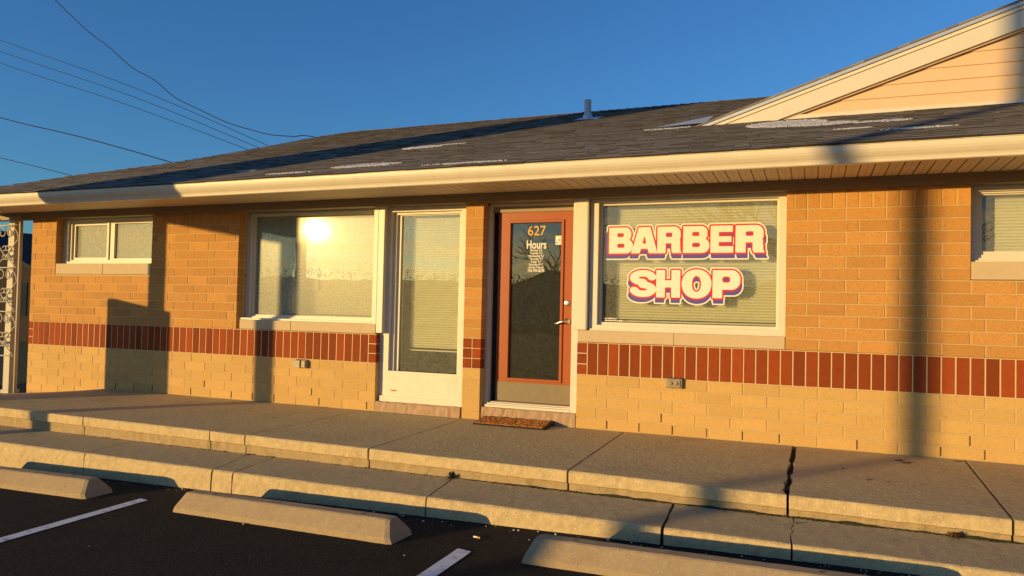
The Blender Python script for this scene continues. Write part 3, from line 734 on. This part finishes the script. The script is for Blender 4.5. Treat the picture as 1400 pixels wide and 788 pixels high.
# ---- snow left on the roof
sn = MB()
def snow_patch(cx, cy, rx, ry, h=.018):
    n = 9; seed = random.random()*9
    out = [(cx+rx*math.cos(a)*(1+smoothnoise(a, seed, .5, 2)), cy+ry*math.sin(a)*(1+smoothnoise(a, seed+3, .5, 3))) for a in [2*math.pi*k/n for k in range(n)]]
    inn = [(cx+(x-cx)*.7, cy+(y-cy)*.7) for x,y in out]
    vs = [(x,y,zr(x,y)+.009) for x,y in out]+[(x,y,zr(x,y)+h+random.uniform(0,.006)) for x,y in inn]+[(cx,cy,zr(cx,cy)+h+.006)]
    sn.faces(vs, [(k,(k+1)%n,n+(k+1)%n,n+k) for k in range(n)]+[(n+k,n+(k+1)%n,2*n) for k in range(n)])
for cx, cy, rx, ry in ((-2.45,1.12,.26,.16),(-2.1,1.26,.18,.04),(-3.95,-.2,.14,.05),(-2.25,-.40,.42,.13),(-1.0,-.70,.45,.04),(1.72,.88,.38,.30),(2.05,.62,.3,.15),(2.55,.5,.24,.09),(2.75,-.22,.28,.04),(2.3,.05,.18,.03),(.5,1.26,.26,.05),(-3.0,-.65,.3,.04)):
    for k in range(max(10, int(260*rx*ry/.02))):
        a = random.random()*6.283; q = random.random()**.75
        snow_patch(cx+rx*q*math.cos(a), cy+ry*q*math.sin(a), random.uniform(.012,.06)*(1.25-q), random.uniform(.006,.022)*(1.25-q), random.uniform(.007,.011))
tag(sn.build('roof_snow', MT['snow'], smooth=True), 'thin patches of old snow left on the grey roof', 'snow', kind='stuff')

# ---- porch column with wrought iron scroll panel
pc = MB(); zb = -.17
pc.box((-8.13,-.02,zb),(-8.01,.10,2.19)); pc.box((-8.15,-.035,zb),(-7.99,.12,zb+.05))
col_o = pc.build('porch_column', MT['iron'], shop, bevel=.006)
sp = MB(); xa, xb = -8.345, -7.835; xm = (xa+xb)/2; y_ = -.06
for x in (xa, xb): sp.box((x-.012,y_-.012,zb),(x+.012,y_+.012,2.19))
for z in (2.09, 1.52, .93, .34): sp.box((xa+.012,y_-.008,z-.007),(xb-.012,y_+.008,z+.007))
def sc(pts, r=.0075): sp.tube([(x, y_-.012, z) for x, z in pts], r, 8)
def curl(cx, cz, r0, turns, a0, sgn):
    return [(cx+sgn*r0*(1-.62*t)*math.cos(a0+turns*2*math.pi*t), cz+r0*(1-.62*t)*math.sin(a0+turns*2*math.pi*t)) for t in [k/22 for k in range(23)]]
H = .58
for zt in (2.08, 1.51, .92):
    for s in (-1, 1):
        # big heart: curl at the top, out to the bar, down to the middle
        arc = curl(xm+s*.085, zt-.09, .075, .85, math.pi/2, s)[::-1]
        arc += [(xm+s*(.085+.15*math.sin(q*math.pi/2)), zt-.015-.17*(1-math.cos(q*math.pi/2))) for q in [k/10 for k in range(1,11)]]
        arc += [(xm+s*(.235-.215*q), zt-.185-.22*q**1.15) for q in [k/8 for k in range(1,9)]]
        sc(arc)
        # small curls at the meeting point, and the lower spread
        for zz in (.30, .42): sc([(xm+s*.03+s*.034*math.cos(a), zt-zz+.032*math.sin(a)) for a in [k*.35 for k in range(16)]], .0065)
        sc([(xm+s*.015, zt-.40),(xm+s*.09, zt-.47),(xm+s*.17, zt-.53),(xm+s*.235, zt-.575)], .0075)
sp.build('scroll_panel', MT['iron'], col_o, smooth=True)
b = MB(); b.box((-8.45,-.015,2.19),(-7.70,.2,2.196)); b.build('porch_beam', MT['soffit'], shop)

# ================================================================== window lettering
RES = .002
gx = np.arange(-.02, 1.62, RES); gyv = np.arange(-.12, .34, RES); GX, GYv = np.meshgrid(gx, gyv)
def box_(X, Y, x0, x1, y0, y1, r=0.):
    dx = np.abs(X-(x0+x1)/2)-((x1-x0)/2-r); dy = np.abs(Y-(y0+y1)/2)-((y1-y0)/2-r)
    return np.hypot(np.maximum(dx,0), np.maximum(dy,0))+np.minimum(np.maximum(dx,dy),0) <= r
def poly_(X, Y, P):
    ins = np.zeros(X.shape, bool)
    for (xa,ya),(xb,yb) in zip(P, P[1:]+P[:1]):
        c = ((ya > Y) != (yb > Y)); 
        with np.errstate(divide='ignore', invalid='ignore'): xx = (xb-xa)*(Y-ya)/(yb-ya if yb != ya else 1e-9)+xa
        ins ^= c & (X < xx)
    return ins
def stroke_(X, Y, pts, w, ax=1.):
    d = np.full(X.shape, 9.)
    for (xa,ya),(xb,yb) in zip(pts[:-1], pts[1:]):
        ux, uy = (xb-xa)*ax, yb-ya; L = ux*ux+uy*uy+1e-12
        t = np.clip((((X-xa)*ax)*ux+(Y-ya)*uy)/L, 0, 1); d = np.minimum(d, np.hypot((X-xa)*ax-t*ux, Y-ya-t*uy))
    return d <= w
def glyph(ch, X, Y):
    if ch == 'B':
        o = box_(X,Y,0,.5,0,1) | box_(X,Y,.1,.90,.46,1,.235) | box_(X,Y,.1,.97,0,.545,.255)
        return o & ~(box_(X,Y,.34,.60,.63,.785,.05)) & ~(box_(X,Y,.34,.63,.215,.375,.06))
    if ch == 'A':
        return poly_(X,Y,[(-.02,0),(.27,1),(.73,1),(1.02,0),(.685,0),(.635,.165),(.365,.165),(.315,0)]) & ~poly_(X,Y,[(.425,.37),(.575,.37),(.5,.68)])
    if ch == 'R':
        o = box_(X,Y,0,.34,0,1) | (box_(X,Y,.1,.93,.37,1,.26)) | box_(X,Y,.1,.5,.37,1) | box_(X,Y,.57,.915,.08,.52,.1) | poly_(X,Y,[(.57,.3),(.915,.3),(.93,.08),(.98,0),(.615,0),(.57,.1)])
        return o & ~box_(X,Y,.34,.60,.60,.775,.06) & ~box_(X,Y,.34,.57,-.1,.345)
    if ch == 'E':
        return box_(X,Y,0,.35,0,1) | box_(X,Y,0,.92,.765,1) | box_(X,Y,0,.86,.395,.605) | box_(X,Y,0,.95,0,.235)
    if ch == 'S':
        up_ = [(.5+.335*math.cos(a), .715+.165*math.sin(a)) for a in [math.radians(8+k*6.5) for k in range(41)]]
        dn_ = [(.5+.335*math.cos(a), .285+.165*math.sin(a)) for a in [math.radians(90-k*6.5) for k in range(41)]]
        return stroke_(X,Y,up_,.12,.72) | stroke_(X,Y,dn_,.12,.72) | stroke_(X,Y,[up_[-1],(.42,.555),(.58,.445),dn_[3]],.125,.8)
    if ch == 'H': return box_(X,Y,0,.355,0,1) | box_(X,Y,.605,.96,0,1) | box_(X,Y,.2,.8,.365,.625)
    if ch == 'O':
        q = lambda cx,cy,rx,ry,n: (np.abs((X-cx)/rx)**n+np.abs((Y-cy)/ry)**n) <= 1
        return q(.5,.5,.52,.525,2.15) & ~q(.5,.5,.155,.285,2.2)
    if ch == 'P':
        o = box_(X,Y,0,.345,0,1) | box_(X,Y,.1,.97,.30,1,.32) | box_(X,Y,.1,.5,.30,1)
        return o & ~box_(X,Y,.345,.62,.555,.77,.09)
def dilate(mk, r):
    k = int(math.ceil(r/RES)); out = mk.copy()
    for dy in range(-k, k+1):
        for dx in range(-k, k+1):
            if (dx*dx+dy*dy)*RES*RES > r*r or (dx*dx+dy*dy) < (k-1.6)**2: continue
            out |= np.roll(np.roll(mk, dy, 0), dx, 1)
    return out
def blur(a):
    a = a.astype(float)
    for _ in range(2):
        a = (np.roll(a,1,0)+np.roll(a,-1,0)+2*a)/4; a = (np.roll(a,1,1)+np.roll(a,-1,1)+2*a)/4
    return a
def contours(mk):
    f = blur(mk)-.5; f[0,:] = f[-1,:] = -.5; f[:,0] = f[:,-1] = -.5
    s = f > 0; seg = {}
    ny, nx = f.shape
    ii, jj = np.nonzero(~((s[:-1,:-1] == s[1:,:-1]) & (s[:-1,:-1] == s[:-1,1:]) & (s[:-1,:-1] == s[1:,1:])))
    def ip(k):                                   # interpolated point on a grid edge
        (i,j,d) = k; i2, j2 = (i, j+1) if d == 0 else (i+1, j)
        t = f[i,j]/(f[i,j]-f[i2,j2]); return ((gx[j]+(gx[j2]-gx[j])*t), (gyv[i]+(gyv[i2]-gyv[i])*t))
    for i, j in zip(ii.tolist(), jj.tolist()):
        a, b_, c, d = s[i,j], s[i,j+1], s[i+1,j+1], s[i+1,j]
        E0, E1, E2, E3 = (i,j,0), (i,j+1,1), (i+1,j,0), (i,j,1)
        code = a*1+b_*2+c*4+d*8
        tab = {1:[(E3,E0)],2:[(E0,E1)],3:[(E3,E1)],4:[(E1,E2)],5:[(E3,E2),(E1,E0)],6:[(E0,E2)],7:[(E3,E2)],8:[(E2,E3)],9:[(E2,E0)],10:[(E0,E3),(E2,E1)],11:[(E2,E1)],12:[(E1,E3)],13:[(E1,E0)],14:[(E0,E3)]}
        for p, q in tab.get(int(code), []): seg[p] = q
    loops = []
    while seg:
        st, nx_ = seg.popitem(); lp = [st]
        while nx_ != st and nx_ in seg: lp.append(nx_); nx_ = seg.pop(nx_)
        if len(lp) > 8:
            P = [ip(k) for k in lp]; Q = [P[0]]
            for k in range(1, len(P)-1):         # drop nearly collinear points
                (xa,ya),(xb,yb),(xc,yc) = Q[-1],P[k],P[k+1]
                if abs((xb-xa)*(yc-ya)-(yb-ya)*(xc-xa)) > 4e-7 or math.hypot(xb-xa,yb-ya) > .03: Q.append(P[k])
            loops.append(Q+[P[-1]])
    return loops
def decal(name, mk, y, material, parent, thick=.0004):
    cu = D.curves.new(name, 'CURVE'); cu.dimensions = '2D'; cu.fill_mode = 'BOTH'; cu.extrude = thick/2
    for lp in contours(mk):
        spn = cu.splines.new('POLY'); spn.points.add(len(lp)-1); spn.use_cyclic_u = True
        for p, (x, z) in zip(spn.points, lp): p.co = (x, z, 0, 1)
    ob = D.objects.new(name, cu); COL.objects.link(ob); bpy.context.view_layer.update()
    me = D.meshes.new_from_object(ob.evaluated_get(bpy.context.evaluated_depsgraph_get())); D.objects.remove(ob); D.curves.remove(cu)
    off = wpos(parent) if parent else Vector()
    for v in me.vertices: v.co = Vector((v.co.x, y-v.co.z, v.co.y))-off
    me.materials.clear(); me.materials.append(material); me.name = name
    o = D.objects.new(name, me); COL.objects.link(o)
    if parent: o.parent = parent
    return o
sign = empty('window_sign', (.87, .133, 1.56), 'large BARBER SHOP lettering in cream, red and purple on the big window', 'sign')
def word(letters, zbase, h):
    masks = []
    for ch, x0, x1 in letters: masks.append(glyph(ch, (GX-x0)/(x1-x0)*(.97 if ch in 'BRSP' else 1), GYv/h))
    allm = np.zeros(GX.shape, bool)
    for m_ in masks: allm |= m_
    out = dilate(allm, .0140)
    sh_ = np.zeros(GX.shape, bool)
    xi = np.arange(len(gx))
    for k in range(21):
        s_ = k/20
        sx = np.clip(np.rint(xi - s_*(-.030+.050*(gx/1.5))/RES), 0, len(gx)-1).astype(int)
        sh_ |= np.roll(allm[:, sx], -int(round(s_*.051/RES)), 0)
    sh_ |= dilate(allm, .003)
    border = dilate(out | sh_, .0135)
    dz = zbase
    def put(name, mk, y, mt, par):
        o = decal(name, mk, y, mt, par)
        for v in o.data.vertices: v.co.z += dz
        return o
    w = put('word', border, .1334, MT['vinyl_cream'], sign)
    put('drop_shadow', sh_, .1326, MT['vinyl_purple'], w); put('letter_outline', out, .1318, MT['vinyl_red'], w)
    for m_ in masks: put('letter', m_, .1310, MT['vinyl_cream'], w)
word([('B',.158,.391),('A',.381,.620),('R',.622,.848),('B',.860,1.099),('E',1.109,1.322),('R',1.328,1.580)], 1.671, .247)
word([('S',.368,.612),('H',.618,.850),('O',.860,1.118),('P',1.132,1.376)], 1.257, .255)

# ================================================================== things on the porch and lot
mt = empty('doormat', (-.68, -.16, .0))
tag(mt, 'brown coir doormat with black rubber rim below the orange door', 'doormat')
b = MB(); b.prism([(-.295,.002),(-.295,.010),(-.008,.048),(-.008,.036)], -1.04, -.305); b.build('rubber_backing', MT['rubber'], mt, bevel=.002)
b = MB(); nx_, ny_ = 90, 36
vs = []
for j in range(ny_+1):
    for i in range(nx_+1):
        e = min(i, nx_-i, j, ny_-j); x = -1.022+.692*i/nx_; y = -.285+.262*j/ny_
        vs.append((x+random.uniform(-.002,.002), y+random.uniform(-.002,.002), .0132*(y+.295)/.287*10*.26+(.0115 if e == 0 else .018+.006*random.random()-.006*(math.sin(x*40+math.sin(y*50)*2)*math.sin(y*47+math.sin(x*31)) > .1))))
w = nx_+1
for j in range(ny_):
    for i in range(nx_): b.face([vs[j*w+i],vs[j*w+i+1],vs[(j+1)*w+i+1],vs[(j+1)*w+i]], tone=random.random())
MT['coir2'] = mat('coir_pile', (.44, .18, .045), 1, .45, 90, 6, 1, 300, .01, tone=.45)
b.build('coir_pile', MT['coir2'], mt)

def weed(x, y, z, s, n, label, m='weed', flat=.6):
    b = MB()
    for k in range(n):
        a = random.random()*6.28; L = s*random.uniform(.5,1); h = L*random.uniform(.3,1.1)*flat; wd = s*.12
        d = Vector((math.cos(a),math.sin(a),0)); p = Vector((x,y,z)); t_ = d.cross(Vector((0,0,1)))*wd
        q = p+d*L*.55+Vector((0,0,h)); r = p+d*L+Vector((0,0,h*random.uniform(.3,.9)))
        b.face([p-t_*.3, p+t_*.3, q+t_, q-t_], tone=random.random()); b.face([q-t_, q+t_, r], tone=random.random())
    o = b.build('weed_tuft', MT[m], recalc=False)
    tag(o, label, 'weed', 'weeds in the pavement joints'); return o
weed(-.50, ye(-.5)-.02, zc(-.5)-.005, .055, 34, 'largest green weed tuft, where the kerb joint meets the step', flat=1.)
weed(2.75, ye(2.75)-.02, zc(2.6)-.005, .06, 40, 'reddish brown weed tuft in the step joint at the right edge', 'leaf', .6)
weed(-2.42, ye(-2.42)-.015, zc(-2.4)-.005, .035, 26, 'small brown weed tuft at the step joint left of centre', 'leaf', .5)
b = MB()
for k in range(5200):
    x = random.uniform(-4.6, 4.); dens = .10+.9*max(0, min(1, (x+.6)/1.8))
    if random.random() > dens*(.35+.65*(smoothnoise(x, 5, 1, 5) > -.15)): continue
    y = ye(x)+.004-abs(random.gauss(0,.011)); z = zc(x)-.004; s_ = random.uniform(.003,.013); a = random.random()*6.28
    d = Vector((math.cos(a)*s_, math.sin(a)*s_*.6, 0)); p = Vector((x,y,z)); h = random.uniform(.2,1.)*s_
    b.face([p+d, p+Vector((0,0,h))+d*.2, p-d+Vector((0,0,h*.4))], tone=random.random()); b.face([p-d, p+Vector((0,0,h))-d*.2, p+Vector((d.y,-d.x,h*.3))], tone=random.random())
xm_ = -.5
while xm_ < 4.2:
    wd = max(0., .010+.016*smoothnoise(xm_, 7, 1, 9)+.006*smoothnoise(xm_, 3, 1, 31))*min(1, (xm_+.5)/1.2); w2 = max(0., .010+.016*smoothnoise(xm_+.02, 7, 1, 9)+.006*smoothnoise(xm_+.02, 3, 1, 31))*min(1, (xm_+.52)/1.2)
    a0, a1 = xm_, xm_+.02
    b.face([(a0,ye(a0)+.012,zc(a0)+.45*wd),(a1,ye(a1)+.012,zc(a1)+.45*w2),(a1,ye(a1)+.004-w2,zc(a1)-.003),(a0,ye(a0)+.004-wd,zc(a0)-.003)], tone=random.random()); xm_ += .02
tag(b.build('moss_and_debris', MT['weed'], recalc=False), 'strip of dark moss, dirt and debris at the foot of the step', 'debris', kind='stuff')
# pebbles scattered over the asphalt
b = MB()
for k in range(150):
    x = random.uniform(-5.4, 3.2); y = yd(x)-.04-abs(random.gauss(0,.8)); r = random.choice((.003,.004,.004,.005,.007,.010))*random.uniform(.7,1.2)
    if k < 120: y = yd(x)-.03-abs(random.gauss(0,.05)); r *= .8
    z = zas(x)
    b.lathe([(r*.6,-r*.2),(r,r*.25),(r*.75,r*.7),(r*.2,r*.85)], (x,y,z), 'z', 6)
tag(b.build('pebbles', MT['pebble']), 'loose pale pebbles scattered over the dark asphalt', 'pebbles', kind='stuff')
cb = empty('cigarette_butt', (.108,-2.713,zas(.1)+.006), 'crumpled cigarette butt on the asphalt beside a wheel stop end', 'litter')
c0 = Vector((.108,-2.713,zas(.1)+.006))
b = MB(); b.tube([c0+Vector((-.024,.004,0)), c0+Vector((.002,0,0))], .0055, 8); b.build('paper_end', MT['butt_paper'], cb)
b = MB(); b.tube([c0+Vector((.0022,0,0)), c0+Vector((.024,-.006,0))], .0056, 8); b.build('filter', MT['butt_filter'], cb)
# a flat stone chip on the porch
b = MB()
for x, y, r in ((2.35,-1.16,.012),(2.47,-1.17,.006),(2.62,-.28,.02),(2.66,-.36,.025),(3.05,-.1,.02),(2.2,-.85,.006),(1.9,-2.02,.012)):
    z = 0.001 if y > -1.7 else zc(x)
    b.face([(x+r*math.cos(a)*1.6, y+r*math.sin(a)*.8, z+.003+.004*math.sin(a*2)) for a in [k*.785 for k in range(8)]])
tag(b.build('dead_leaves', MT['leaf'], recalc=False), 'scraps of dead leaf lying on the pavement slabs', 'leaves', kind='stuff')

# ================================================================== overhead wires
def wire(pts, r, label):
    P = [Vector(p) for p in pts]; Q = []
    for k in range(len(P)-1):
        p0 = P[max(k-1,0)]; p1 = P[k]; p2 = P[k+1]; p3 = P[min(k+2,len(P)-1)]
        for s in range(8):
            t = s/8; Q.append(.5*((2*p1)+(p2-p0)*t+(2*p0-5*p1+4*p2-p3)*t*t+(3*p1-p0-3*p2+p3)*t**3))
    Q.append(P[-1]); b = MB(); b.tube(Q, r, 6); o = b.build('overhead_wire', MT['wire']); tag(o, label, 'wire', 'overhead wires behind the roof')
wire([(-24.5,9,14.0),(-21.7,9,11.85),(-19.71,9,10.285),(-18.31,9,9.19),(-17.3,9,8.53),(-16.41,9,7.87),(-15.5,9,7.40),(-14.69,9,6.83),(-13.7,9,6.38),(-12.83,9,6.0),(-12.0,9,5.74),(-11.34,9,5.565),(-10.6,9,5.47),(-9.89,9,5.40),(-7,9,4.6)], .012, 'twisted wavy overhead wire, the steepest one, reaching the top edge')
wire([(-30,9,12.1),(-22.15,9,9.313),(-16.38,9,7.295),(-11.277,9,5.218),(-8.5,9,4.)], .009, 'uppermost of the three parallel thin overhead wires')
wire([(-30,9,11.8),(-22.13,9,8.957),(-16.37,9,7.02),(-11.563,9,5.177),(-8.8,9,4.)], .009, 'middle one of the three parallel thin overhead wires')
wire([(-30,9,11.4),(-22.1,9,8.578),(-16.65,9,6.82),(-11.95,9,5.16),(-9,9,4.)], .009, 'lowest of the three parallel thin overhead wires')
wire([(-30,9,8.9),(-22.0,9,6.811),(-18.385,9,5.96),(-14.607,9,4.962),(-11,9,3.9)], .016, 'thick single overhead cable meeting the roof left of the others')
wire([(-30,9,7.2),(-21.92,9,5.523),(-18.505,9,4.766),(-14,9,3.7)], .011, 'lowest short wire in the far left corner of sky')

# ================================================================== street around (seen in shadows and reflections)
sg = empty('pole_sign', (-7.87,-3.26,zas(-7.87)), 'tall dark two-post sign whose shadow falls across the left wall and roof', 'sign')
d_ = Vector((0,-1,0)); p1 = Vector((-7.87,-3.26,0)); p2 = p1+d_*2.24
def obox(mb, a, c, w, z0, z1):
    s = d_.cross(Vector((0,0,1)))*w/2
    vs = [Vector((p.x,p.y,z)) for z in (z0,z1) for p in (a-s,a+s,c+s,c-s)]
    mb.faces(vs, [(0,3,2,1),(4,5,6,7),(0,1,5,4),(1,2,6,5),(2,3,7,6),(3,0,4,7)])
for p in (p1, p2):
    b = MB(); obox(b, p-d_*.08, p+d_*.08, .16, -.5, 2.5); b.build('post', MT['metal_dark'], sg)
b = MB(); obox(b, p1-d_*.36, p2+d_*.08, .12, 2.48, 6.1); b.build('sign_panel', MT['metal_dark'], sg)
b = MB(); obox(b, p1-d_*1.02, p1+d_*.24, .12, -.5, 1.40); b.build('lower_cabinet', MT['metal_dark'], sg)
up_o = empty('utility_pole', (-9.065,-16.0,-.5), 'wooden utility pole whose soft shadow falls on the right wall', 'utility pole')
b = MB(); b.tube([(-9.065,-16.0,-.6),(-9.065,-16.0,4),(-9.065,-16.0,9.5)], .105, 14, r2=.098); b.build('pole', MT['wood'], up_o, smooth=True)
b = MB(); b.box((-10.1,-16.15,8.9),(-8.0,-16.09,9.03)); b.build('crossarm', MT['wood'], up_o)

def house(x, y, w, d, h, rise, ry, label, wall_m, ang=0.):
    root = empty('house', (x, y, -.6), label, 'house')
    def X(px, py, pz): c, s = math.cos(ang), math.sin(ang); return (x+px*c-py*s, y+px*s+py*c, -.6+pz)
    b = MB()
    P = [(-w/2,-d/2),(w/2,-d/2),(w/2,d/2),(-w/2,d/2)]
    for (xa,ya),(xb,yb) in zip(P, P[1:]+P[:1]): b.face([X(xa,ya,0),X(xb,yb,0),X(xb,yb,h),X(xa,ya,h)])
    for s in (-1,1): b.face([X(-w/2,s*d/2,h),X(w/2,s*d/2,h),X(0,s*d/2,h+rise)])
    b.build('wall', MT[wall_m], root)
    b = MB(); o = .4; k = rise/(w/2)
    for s in (-1,1): 
        q = [(s*(w/2+o),-d/2-o,h-o*k),(s*(w/2+o),d/2+o,h-o*k),(0,d/2+o,h+rise),(0,-d/2-o,h+rise)]
        b.face([X(*p) for p in q]); b.face([X(p[0],p[1],p[2]+.12) for p in q])
        b.face([X(*q[0]),X(*q[3]),X(q[3][0],q[3][1],q[3][2]+.12),X(q[0][0],q[0][1],q[0][2]+.12)])
    b.build('roof', MT['roof_dark'], root)
    for px in (-w*.3, w*.05, w*.32):
        wd = .5; b = MB(); y0 = -d/2-.03
        b.faces([X(px-wd,y0,1.0),X(px+wd,y0,1.0),X(px+wd,y0,2.3),X(px-wd,y0,2.3)], [(0,1,2,3)]); b.faces([X(px-wd,y0+.03,1.0),X(px+wd,y0+.03,1.0),X(px+wd,y0,1.0),X(px-wd,y0,1.0)],[(0,1,2,3)])
        b.build('window', MT['glass_dark'], root, recalc=False)
    return root
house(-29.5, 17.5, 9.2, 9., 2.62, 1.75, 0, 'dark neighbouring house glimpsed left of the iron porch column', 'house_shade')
house(-20, -62., 13., 9., 3.0, 2.2, 0, 'pale low house across the street, mirrored in the door glass', 'house_pale', math.pi)
house(2, -64., 15., 9., 3.0, 2.4, 0, 'wide low house across the street, mirrored in the windows', 'house_dark', math.pi)
house(-75, -64., 16., 9., 2.6, 1.6, 0, 'low house far down the street, mirrored at the left window', 'house_dark', math.pi)

def tree(x, y, z, H, seed, label, r0=.16, group='bare street trees', depth=6):
    rnd = random.Random(seed); root = empty('bare_tree', (x, y, z), label, 'tree', group)
    tk, cr = MB(), MB()
    def grow(p, d, L, r, lvl):
        pts = [p]; q = Vector(p); dd = Vector(d)
        for k in range(4):
            dd = (dd+Vector((rnd.uniform(-.13,.13),rnd.uniform(-.13,.13),rnd.uniform(-.04,.10)))).normalized(); q = q+dd*L/4; pts.append(q.copy())
        (tk if lvl == 0 else cr).tube(pts, r, 7 if lvl < 2 else 4, r2=r*.68, cap=False)
        if lvl >= depth: return
        for k in range(3 if lvl < 4 else 2):
            a = rnd.uniform(.35,.85); ax = Vector((rnd.uniform(-1,1),rnd.uniform(-1,1),rnd.uniform(-.3,.3))).normalized()
            nd = (Matrix.Rotation(a, 3, ax) @ dd); nd.z = nd.z*.8+.12
            grow(pts[-1] if k else pts[3], nd.normalized(), L*rnd.uniform(.62,.82), r*.64, lvl+1)
    grow(Vector((x,y,z)), Vector((0,0,1)), H*.30, r0, 0)
    tk.build('trunk', MT['bark'], root, smooth=True, recalc=False); cr.build('crown', MT['bark'], root, smooth=True, recalc=False)
tree(2.6, -24, -.3, 9, 3, 'tall bare tree mirrored in the door glass', .22)
tree(-16, -48, -.5, 9, 5, 'bare tree in front of the pale house across the street', .18, depth=5)
tree(9, -40, -.1, 9, 8, 'bare tree far right across the street', .18, depth=5)
tree(-92, -66, -.6, 6, 9, 'bare tree beside the far house down the street', .2, depth=5)
# distant wooded horizon, one mass
b = MB(); rnd = random.Random(11)
for k in range(9000):
    a = math.radians(rnd.uniform(150, 400)); R = rnd.uniform(150, 185); x, y = R*math.cos(a), R*math.sin(a)
    h = R*.053+.35*smoothnoise(a*9, 1, 1, 1.3)+rnd.gauss(0,.16); w = rnd.uniform(.05,.28); t_ = Vector((-math.sin(a),math.cos(a),0))*w
    z = h-abs(rnd.gauss(0,1.6)); p = Vector((x,y,z)); q = rnd.uniform(.1,.3)
    b.face([p-t_, p+Vector((0,0,-q)), p+t_, p+t_*.3+Vector((0,0,q*rnd.uniform(.4,1)))], tone=rnd.random())
for k in range(120):
    a = math.radians(150+250*k/120); a2 = math.radians(150+250*(k+1)/120); hh = 8.9+.35*smoothnoise(a*9,1,1,1.3); h2 = 8.9+.35*smoothnoise(a2*9,1,1,1.3)
    q0, q1 = Vector((185*math.cos(a),185*math.sin(a),-1)), Vector((185*math.cos(a2),185*math.sin(a2),-1))
    b.face([q0,q1,q1*1.02+Vector((0,0,h2)),q0*1.02+Vector((0,0,hh))])
MT['far_wood'] = mat('far_wood', (.13, .105, .085), 1, .2, .2)
tag(b.build('far_wood', MT['far_wood'], recalc=False), 'low dark wood along the western horizon, mirrored in the windows', 'wood', kind='stuff')
